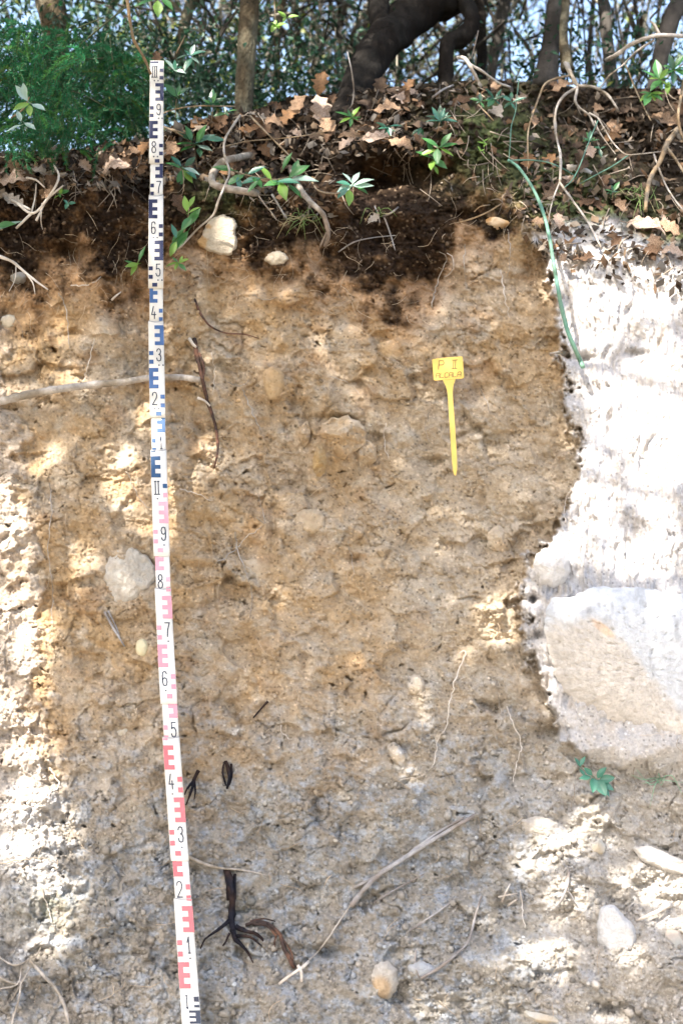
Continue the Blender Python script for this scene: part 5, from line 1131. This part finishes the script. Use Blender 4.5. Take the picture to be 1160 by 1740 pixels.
def tree(name, label, path, mat, group=None, crown_n=1500, seed=0, extra=None, crown_h=2.2, leaf=.055, base_col=(.07, .12, .045), cat='tree', rough=.2, nside=16, crown_r=1.0, step=.03):
    """path: (px,py,depth,width_px) from the base up; carried on above the picture to a crown"""
    rs = np.random.RandomState(seed)
    pts = np.array([list(P(np.array([p[0]*1.]), np.array([p[1]*1.]), np.array([p[2]*1.]))[0])+[p[3]*p[2]/F/2] for p in path])
    top = pts[-1]; d = pts[-1]-pts[-2]; d[:3] /= np.linalg.norm(d[:3])
    up = .5*d[:3]+.5*np.array([0, 0, 1]); p1 = np.append(top[:3]+up*crown_h*.35, top[3]*.85); p2 = np.append(p1[:3]+np.array([rs.normal(0, .15), rs.normal(0, .15), 1])*crown_h*.5, top[3]*.45)
    allp = np.concatenate([pts, [p1, p2]]); q = resample(allp, step)
    t = thing(name, label, cat, pts[0, :3], group)
    A = Acc(); V, fs = tube_np(q[:, :3], np.maximum(q[:, 3], .004), nside, seed, rough); A.add(V, fs)
    for ex in (extra or []):
        e = np.array([list(P(np.array([p[0]*1.]), np.array([p[1]*1.]), np.array([p[2]*1.]))[0])+[p[3]*p[2]/F/2] for p in ex]); eq = resample(e, step)
        V, fs = tube_np(eq[:, :3], np.maximum(eq[:, 3], .003), 10, seed+3, rough); A.add(V, fs)
    cs = []; 
    for k in range(7):
        s0 = p1[:3] + (p2[:3]-p1[:3])*rs.rand(); a = rs.uniform(0, 2*math.pi); L = rs.uniform(.5, 1.1)*crown_r
        e = s0+np.array([math.cos(a)*L, math.sin(a)*L, rs.uniform(.2, .7)]); V, fs = tube_np(resample(np.array([s0, (s0+e)/2+rs.normal(0, .06, 3), e]), .1), [top[3]*.4+0*1, ]*1 if False else top[3]*.35, 6, seed+k, .2); A.add(V, fs); cs += [e, (s0+e)/2]
    A.build('trunk', mat, t)
    cs = np.array(cs); pos = crown_points(cs, np.full(len(cs), .42*crown_r), crown_n, rs)
    CROWNS.append((t, p2[:3], pos, base_col, leaf)); return t
tree('tree', 'slender brown trunk rising from the litter between staff and leaning trunk', [(410, 225, 3.62, 38), (413, 190, 3.62, 30), (416, 140, 3.63, 31), (420, 80, 3.64, 32), (424, 20, 3.66, 33), (426, -40, 3.68, 33)], m_trunk, seed=1, rough=.16, nside=22)
tree('tree', 'big dark trunk leaning steeply to the right above the litter', [(585, 225, 3.38, 66), (600, 172, 3.46, 62), (620, 122, 3.56, 60), (650, 75, 3.68, 62), (690, 35, 3.85, 66), (735, 0, 3.9, 68), (790, -40, 3.95, 60)], m_trunkdk, seed=2, rough=.22, nside=26, crown_h=2.6,
     extra=[[(655, 66, 3.72, 42), (645, 25, 3.80, 38), (642, -20, 3.9, 36)]])
tree('tree', 'twisted black trunk with an elbow on the crest', [(757, 168, 3.72, 34), (758, 130, 3.72, 26), (757, 95, 3.74, 24), (762, 72, 3.76, 28), (782, 64, 3.78, 34), (797, 50, 3.8, 28), (800, 25, 3.84, 26), (786, 0, 3.9, 30), (770, -35, 4.0, 30)], m_trunkdk, seed=3, rough=.28, nside=20)
tree('tree', 'straight dark thin trunk just right of the twisted trunk', [(816, 150, 4.3, 20), (818, 90, 4.35, 18), (816, 30, 4.4, 18), (812, -40, 4.5, 17)], m_trunkdk, seed=4, rough=.15)
tree('tree', 'grey leaning trunk forking low right of the twisted trunk', [(832, 150, 4.8, 16), (838, 100, 4.85, 18), (848, 50, 4.9, 20), (858, 0, 5.0, 20), (868, -40, 5.1, 20)], m_trunkgr, seed=5, rough=.15, base_col=(.05, .09, .05))
tree('tree', 'dark flared trunk standing right of the bright gap', [(922, 160, 3.9, 46), (930, 120, 3.95, 38), (934, 80, 4.0, 32), (940, 30, 4.0, 28), (944, -40, 4.1, 28)], m_trunkgr, seed=6, rough=.18, nside=20)
tree('tree', 'thin tan trunk close beside the dark flared trunk', [(964, 118, 3.68, 22), (958, 80, 3.70, 16), (957, 40, 3.72, 14), (963, -40, 3.8, 14)], m_trunk, seed=7, rough=.15)
tree('tree', 'grey trunk leaning left behind the dead branch', [(1048, 180, 4.2, 24), (1036, 110, 4.25, 20), (1028, 40, 4.3, 20), (1022, -40, 4.4, 19)], m_trunkgr, seed=8, rough=.15)
tree('tree', 'pale grey trunk leaning right at the right edge', [(1095, 225, 3.75, 34), (1108, 160, 3.8, 26), (1122, 95, 3.85, 26), (1140, 30, 3.9, 30), (1160, -40, 4.0, 32)], m_trunkgr, seed=9, rough=.18, nside=20)
tree('tree', 'brown trunk above the needle shrub at upper left', [(98, 130, 4.2, 40), (95, 60, 4.2, 44), (88, 20, 4.2, 46), (80, -40, 4.3, 46)], m_trunk, seed=10, rough=.18, nside=20)
tree('tree', 'thin reddish stem leaning right above the staff', [(300, 120, 4.4, 14), (310, 60, 4.4, 17), (322, 10, 4.45, 18), (335, -40, 4.5, 18)], m_trunk, seed=11, crown_n=1200)
tree('tree', 'thin pale stem right of the slender brown trunk', [(470, 150, 4.6, 12), (471, 80, 4.6, 12), (476, 20, 4.65, 13), (484, -40, 4.7, 13)], m_trunk, seed=12, crown_n=1200)

# the wood closes overhead: the crowns spread over the crest, above the picture
rs = np.random.RandomState(29); n = 42000
cc = np.stack([rs.uniform(-4.5, 4.5, 260), rs.uniform(3.0, 6.6, 260), np.zeros(260)], 1); cc[:, 2] = 1.72 + cc[:, 1]*.56 + rs.uniform(.15, 1.5, 260)
roof = crown_points(cc, rs.uniform(.25, .6, 260), n, rs); roof = roof[(roof[:, 2]-CAMZ > roof[:, 1]*.50) & (roof[:, 1] > 2.75)]
own = np.argmin(np.stack([np.hypot(roof[:, 0]-c[1][0], roof[:, 1]-c[1][1]) for c in CROWNS]), 0)
for i, (t, top, pos, bc, leaf) in enumerate(CROWNS):
    mine = roof[own == i]; k = np.concatenate([np.full(len(pos), leaf), np.full(len(mine), .085)]); pos = np.concatenate([pos, mine])
    V, T, C = leaf_cloud(pos, k, green_cols(len(pos), rs, bc), i); mesh_np('crown', V, T, m_fol, C, t)

# slender stems of the thicket behind
rs = np.random.RandomState(31)
proto = {}
for i in range(46):
    x = rs.uniform(-150, 1310); d = rs.uniform(5.2, 10.5); wpx = rs.uniform(4, 11)*(6/d)*1.2; lean = rs.normal(0, 40)
    yb_ = 215 if x < 560 else 180
    A = Acc()
    path = [(x, yb_, d, wpx), (x+lean*.4+rs.normal(0, 6), 100, d, wpx*.9), (x+lean, 0, d*1.01, wpx*.8), (x+lean*1.7, -120, d*1.03, wpx*.6), (x+lean*2.2, -260, d*1.05, wpx*.4)]
    pts = np.array([list(P(np.array([p[0]*1.]), np.array([p[1]*1.]), np.array([p[2]*1.]))[0])+[p[3]*p[2]/F/2] for p in path]); q = resample(pts, .12)
    zone = 'behind the needle shrub' if x < 260 else 'behind the slender brown trunk' if x < 590 else 'behind the dark twisted trunks' if x < 870 else 'behind the hanging roots at right'
    t = thing('sapling', '%s %s stem in the thicket %s' % ('thin' if wpx < 8 else 'thicker', ['grey', 'brown', 'dark'][i % 3], zone), 'sapling', pts[0, :3], 'slender stems in the thicket')
    V, fs = tube_np(q[:, :3], q[:, 3], 7, i, .15); A.add(V, fs)
    for k in range(4):
        j = rs.randint(2, len(q)-2); L = rs.uniform(.3, .8); a = rs.uniform(0, 6.28); e = q[j, :3]+np.array([math.cos(a)*L, math.sin(a)*L*.5, rs.uniform(-.1, .6)])
        V, fs = tube_np(resample(np.array([q[j, :3], (q[j, :3]+e)/2+rs.normal(0, .05, 3), e]), .1), q[j, 3]*.35, 5, i, .1); A.add(V, fs)
    A.build('trunk', [m_trunkgr, m_trunk, m_trunkdk][i % 3], t)
    nn = 60; pos = crown_points(q[len(q)//3:, :3], np.full(len(q)-len(q)//3, .5), nn, rs)
    V, T, C = leaf_cloud(pos, np.full(nn, .06), green_cols(nn, rs, (.08, .14, .06)), i); mesh_np('crown', V, T, m_fol, C, t)

# the far thicket: one mass of leaves and twigs, thinner towards the right
def thicket(name, n, zones, seed, leaf, base, yellow=.1):
    rs = np.random.RandomState(seed); P_ = []; 
    for (x0, x1, y0, y1, d0, d1, k) in zones:
        m = int(n*k); nc = max(4, m//60); cx = rs.uniform(x0, x1, nc); cy = rs.uniform(y0, y1, nc); cd = rs.uniform(d0, d1, nc); c = P(cx, cy, cd)
        P_.append(crown_points(c, rs.uniform(.12, .45, nc), m, rs))
    pos = np.concatenate(P_); n = len(pos)
    V, T, C = leaf_cloud(pos, np.full(n, leaf), green_cols(n, rs, base, .6, yellow), seed, .4)
    o = mesh_np(name, V, T, m_fol, C); o['kind'] = 'stuff'; return o
thicket('distant_thicket', 17000, [(-500, 590, -160, 260, 5.5, 11, .76), (560, 900, -160, 200, 6.5, 12, .14), (880, 1700, -160, 190, 6.5, 12, .07)], 41, .05, (.055, .14, .05), .28)
# low evergreen undergrowth just behind the crest
thicket('undergrowth', 20000, [(-300, 60, 60, 275, 3.9, 4.6, .15), (60, 300, 90, 215, 3.95, 4.7, .30), (300, 560, 130, 215, 3.95, 4.5, .20), (560, 700, 130, 180, 4.2, 4.8, .05), (960, 1060, 110, 165, 3.95, 4.3, .03), (1070, 1300, 60, 220, 4.0, 4.6, .08), (880, 960, 130, 160, 3.95, 4.2, .03)], 43, .025, (.028, .085, .045), .03)
# tangled twigs of the thicket, pale and dark
A = Acc(); rs = np.random.RandomState(45)
for i in range(1100):
    x = rs.uniform(230, 1250) if i % 2 else rs.uniform(250, 900); d = rs.uniform(4.3, 8.5); y = rs.uniform(-60, 215); L = rs.uniform(30, 190); a = rs.normal(0, .55) if i % 4 else rs.uniform(-1.6, 1.6)
    b_ = rs.normal(0, .35)
    pp = [P(np.array([x+L*t_*math.sin(a+b_*t_)+rs.normal(0, 2)]), np.array([y-L*t_*math.cos(a+b_*t_)+rs.normal(0, 2)]), np.array([d+rs.normal(0, .05)]))[0] for t_ in (0, .35, .7, 1)]
    V, fs = tube_np(resample(np.array(pp), .07), rs.uniform(.0012, .0055)*(1 if i % 7 else 2), 4, i, 0, cap=False); A.add(V, fs, (np.array([.30, .28, .22]) if i % 5 < 2 else np.array([.06, .05, .038]))*rs.uniform(.4, 1.2))
o = A.build('thicket_twigs', material('thicket_twig', usecol=True, rough=.8, mottle=.2, bump=0)); o['kind'] = 'stuff'

# unseen scrub added behind the viewer: it keeps the low sky off the face
rs = np.random.RandomState(47); n = 34000
k = rs.uniform(-2.2, 2.2, n); rr_ = rs.uniform(7.5, 10.0, n); zz_ = 6.0*rs.rand(n)**.8
pos = np.stack([np.sin(k)*rr_, -np.cos(k)*rr_+1.0, zz_+.4*np.sin(k*7)], 1)
V, T, C = leaf_cloud(pos, np.full(n, .17), green_cols(n, rs, (.05, .09, .035), .4, .05), 9, .5)
o = mesh_np('unseen_scrub', V, T, m_fol, C); o['kind'] = 'stuff'

# ------------------------------------------------------------------ the soft needle shrub at upper left
def needle_shrub():
    rs = np.random.RandomState(51)
    t = thing('needle_shrub', 'soft dark green needle leaved shrub hanging over the bank at upper left', 'shrub', P(np.array([90.]), np.array([210.]), np.array([3.45]))[0])
    br = Acc(); N = []; 
    low = poly([(-120, 262), (0, 268), (60, 262), (130, 276), (180, 262), (230, 225), (262, 190)])
    up = poly([(-120, 40), (0, 35), (60, 55), (110, 48), (160, 60), (200, 75), (240, 110), (262, 150)])
    sprigs = []
    clus = []
    for i in range(85):
        x = rs.uniform(-120, 240); y = up(x) + (low(x)-up(x))*rs.uniform(.04, .93); clus.append((x, y, rs.uniform(3.0 if x < 140 else 3.26, 3.5), rs.uniform(.45, 1.5), rs.normal(-.3, .8)))
    for i in range(1250):
        cx, cy, cd, tone, ca = clus[rs.randint(len(clus))]
        x = min(cx + rs.normal(0, 17), 246); y = cy + rs.normal(0, 11); d = cd + rs.normal(0, .035)
        o = P(np.array([x]), np.array([y]), np.array([d]))[0]
        a = ca + rs.normal(0, .45); L = rs.uniform(.035, .085)
        dirv = np.array([math.sin(a+.4), rs.normal(-.35, .4), -.35+rs.normal(0, .55)]); dirv /= np.linalg.norm(dirv)
        k = 7; tt = np.linspace(0, 1, k)[:, None]; pts = o + dirv*L*tt + np.array([0, 0, -.025])*tt**2
        V, fs = tube_np(pts, .0008, 3, i, 0, cap=False); br.add(V, fs)
        m = 92; u = rs.rand(m); base = o + dirv*L*u[:, None] + np.array([0, 0, -.025])*u[:, None]**2
        sd = rs.randn(m, 3); sd -= dirv*(sd@dirv)[:, None]; sd /= np.linalg.norm(sd, axis=1, keepdims=True); nd = sd*.75+dirv*.75
        nd /= np.linalg.norm(nd, axis=1, keepdims=True); ln = rs.uniform(.006, .012, m)[:, None]; wv = np.cross(nd, rs.randn(m, 3)); wv /= np.linalg.norm(wv, axis=1, keepdims=True)
        V = np.stack([base-wv*.0011, base+wv*.0011, base+nd*ln], 1)
        shade = (tone*rs.uniform(.85, 1.2)*(.8+.4*rs.rand(m)))[:, None]; c = np.array([.022, .150, .058])*shade + (np.array([.08, .24, .05])-np.array([.022, .150, .058]))*(rs.rand() < .15)
        N.append((V, c))
    for i in range(16):
        x = rs.uniform(-60, 230); y = rs.uniform(80, 230); d = 3.2+rs.rand()*.4; p0 = P(np.array([x-40]), np.array([y+30]), np.array([d+.1]))[0]; p1 = P(np.array([x+rs.normal(0, 20)]), np.array([y-20]), np.array([d]))[0]; p2 = P(np.array([x+50+rs.normal(0, 20)]), np.array([y-60+rs.normal(0, 40)]), np.array([d]))[0]
        V, fs = tube_np(resample(np.array([p0, p1, p2]), .02), .002, 5, i, .1); br.add(V, fs)
    VV = np.concatenate([n_[0] for n_ in N]).reshape(-1, 3); CC = np.repeat(np.concatenate([n_[1] for n_ in N]), 3, 0)
    mesh_np('needles', VV, np.arange(len(VV)).reshape(-1, 3), material('needle', usecol=True, rough=.5, spec=.4, mottle=.1, bump=0, trans=.3), np.clip(CC, .01, .6), t)
    br.build('branches', material('shrub_twig', (.07, .085, .045), rough=.8, bump=0), t)
needle_shrub()

# ------------------------------------------------------------------ trees behind the photographer: their leaves throw the dappled shade
# (px,py,rx,ry,angle,strength) gaps shaped into the unseen canopy so sun reaches these spots of the bank
SUNSPOTS = [(25,570,42,18,-38,1),(65,535,40,10,-38,1),(10,640,34,14,-5,1),(110,615,20,28,15,.9),(65,755,52,22,-35,1),(235,680,24,28,10,1),(205,800,30,48,15,1),(300,800,26,32,20,1.1),(350,735,16,40,0,1),(328,590,12,16,0,1),
 (235,868,50,17,-8,1),(125,935,18,44,22,1),(15,1000,38,34,0,1),(40,1060,42,50,0,1),(15,1160,50,60,0,1),(40,1260,40,60,0,1),(50,1340,46,60,0,1),(100,1400,30,40,0,.9),(105,1540,34,60,20,1),(60,1480,44,30,0,1),(20,900,34,60,0,1),(15,790,26,50,0,.9),(80,1600,50,30,0,.8),(30,1420,50,40,0,1),(820,1560,40,30,0,.6),(1080,1650,50,30,0,.7),
 (835,1035,32,46,-20,1),(782,1078,14,30,10,.9),(868,1000,14,18,0,.8),(710,1178,13,24,0,.9),(722,1218,12,16,0,1),(675,1285,16,30,-20,1),(700,1300,10,20,0,.8),
 (915,1430,60,44,-25,1),(1000,1380,40,34,0,.8),(1110,1490,66,44,20,1.1),(965,1530,48,32,0,.9),(930,1610,60,44,10,1),(885,1690,80,34,0,1),(760,1730,60,24,0,.8),(1140,1560,40,26,0,.9),(1040,1740,60,20,0,.7),(650,1700,24,20,0,.6),(330,1710,24,20,0,.7),(270,1720,30,18,0,.6),
 (960,470,50,36,0,.8),(1060,460,70,26,0,.8),(1120,520,60,40,0,.8),(1010,560,44,60,0,.75),(1060,700,60,80,0,.75),(1130,800,50,110,0,.9),(1020,860,44,70,0,.8),(1100,960,70,40,0,.7),(960,960,50,36,0,1),(1150,1090,22,60,0,.8),(1000,1100,40,30,0,.6),(910,1050,26,30,0,.7),(1120,640,40,60,0,.9),(930,1160,26,50,0,.6),
 (385,395,26,34,0,.8),(470,436,22,13,0,.9),(120,288,26,10,0,.9),(200,275,30,12,0,.9),(40,180,24,20,0,.9),(60,345,30,30,0,.8),(810,120,20,26,30,.9),(600,312,34,14,0,.9),(345,248,14,14,0,.9),(325,295,12,12,0,.9),(1120,385,44,22,20,.8),(545,185,22,30,0,.7),(880,420,50,40,0,.45),(800,430,40,30,0,.4),
 (640,235,50,12,0,.6),(680,170,24,14,0,.7),(362,295,16,14,0,.8),(560,400,10,12,0,.8),(730,255,22,18,0,.8),(1120,140,40,40,0,.6),(330,95,16,12,0,.9),(500,185,20,24,0,.6),(450,320,60,16,0,.5),(140,1290,14,10,0,.7),(430,1480,12,8,0,.6)]
def lit(px, py):
    px = np.asarray(px, float); py = np.asarray(py, float)
    v = np.zeros(px.shape)
    for cx, cy, rx, ry, an, s_ in SUNSPOTS: v = np.maximum(v, s_*np.exp(-.69*((((px-cx)*math.cos(math.radians(an))+(py-cy)*math.sin(math.radians(an)))/(rx*1.18))**2+((-(px-cx)*math.sin(math.radians(an))+(py-cy)*math.cos(math.radians(an)))/(ry*1.18))**2)**1.5))
    v = v + .16*fbm(px/38, py/38, 601, 3) + .07*ss(930, 1010, px)*ss(430, 520, py)*ss(1300, 1240, py) + .5*ss(60, -60, py)*(.6+fbm(px/40, py/40, 603, 2))
    far = ss(1250, 1500, px)+ss(-150, -400, px); v = v + far*(.5+fbm(px/150, py/150, 605, 2))
    return v
def canopy():
    rs = np.random.RandomState(61); n = 76000
    px = rs.uniform(-750, 1900, n); py = rs.uniform(-620, 2100, n)
    Q = P(px, py, plane_d(np.maximum(py, 0)) - .03 + np.clip(edge(px)-np.maximum(py, 0), 0, None)*.0012)
    v = lit(px, py); keep = v < .5; Q = Q[keep]; m = len(Q)
    t_ = rs.uniform(2.7, 4.3, m)
    pos = Q + SUNDIR*t_[:, None]
    # clear of the picture
    rel = pos-CAM; fwd = rel[:, 1]*cP+rel[:, 2]*sP; upc = -rel[:, 1]*sP+rel[:, 2]*cP
    bad = (fwd > .1) & (np.abs(upc/np.maximum(fwd, .01)) < .42) & (np.abs(rel[:, 0]/np.maximum(fwd, .01)) < .30); pos = pos[~bad]; m = len(pos)
    V, T, C = leaf_cloud(pos, np.full(m, .052), green_cols(m, rs, (.07, .14, .045), .4, .08), 3, .55)
    # shared out between two trees on the near side of the track
    k = (pos[:, 0] < np.median(pos[:, 0]))
    for side, (bx, by), lab_ in ((True, (-4.3, .2), 'leafy overhanging tree left of the track behind the viewer'), (False, (1.9, -2.2), 'leafy overhanging tree right of the track behind the viewer')):
        sel = k == side; t = thing('overhanging_tree', lab_, 'tree', (bx, by, 0))
        c = pos[sel].mean(0); A = Acc(); top = np.array([bx*.8+c[0]*.2, by*.8+c[1]*.2, 5.4])
        V0, fs = tube_np(resample(np.array([(bx, by, -.1), (bx+.05, by+.05, 1.8), (bx*.95+c[0]*.05, by*.95+c[1]*.05, 3.6), top]), .1), .13, 16, 5, .2); A.add(V0, fs)
        pp = pos[sel]
        for q in range(16):
            e = pp[rs.randint(len(pp))]+np.array([0, 0, .1]); mid = (top+e)/2+np.array([0, 0, .5]); V1, f1_ = tube_np(resample(np.array([top-[0, 0, .8*rs.rand()], mid, e]), .1), np.linspace(.035, .006, len(resample(np.array([top, mid, e]), .1)))[0]*0+.014, 6, q, .1); A.add(V1, f1_)
        A.build('trunk', m_trunk, t)
        vs = np.repeat(sel, 5); vi = np.cumsum(vs)-1; fs_ = T[vs[T[:, 0]]]
        mesh_np('crown', V[vs], vi[fs_], m_fol, C[vs], t)
canopy()
print('objects', len(bpy.data.objects))
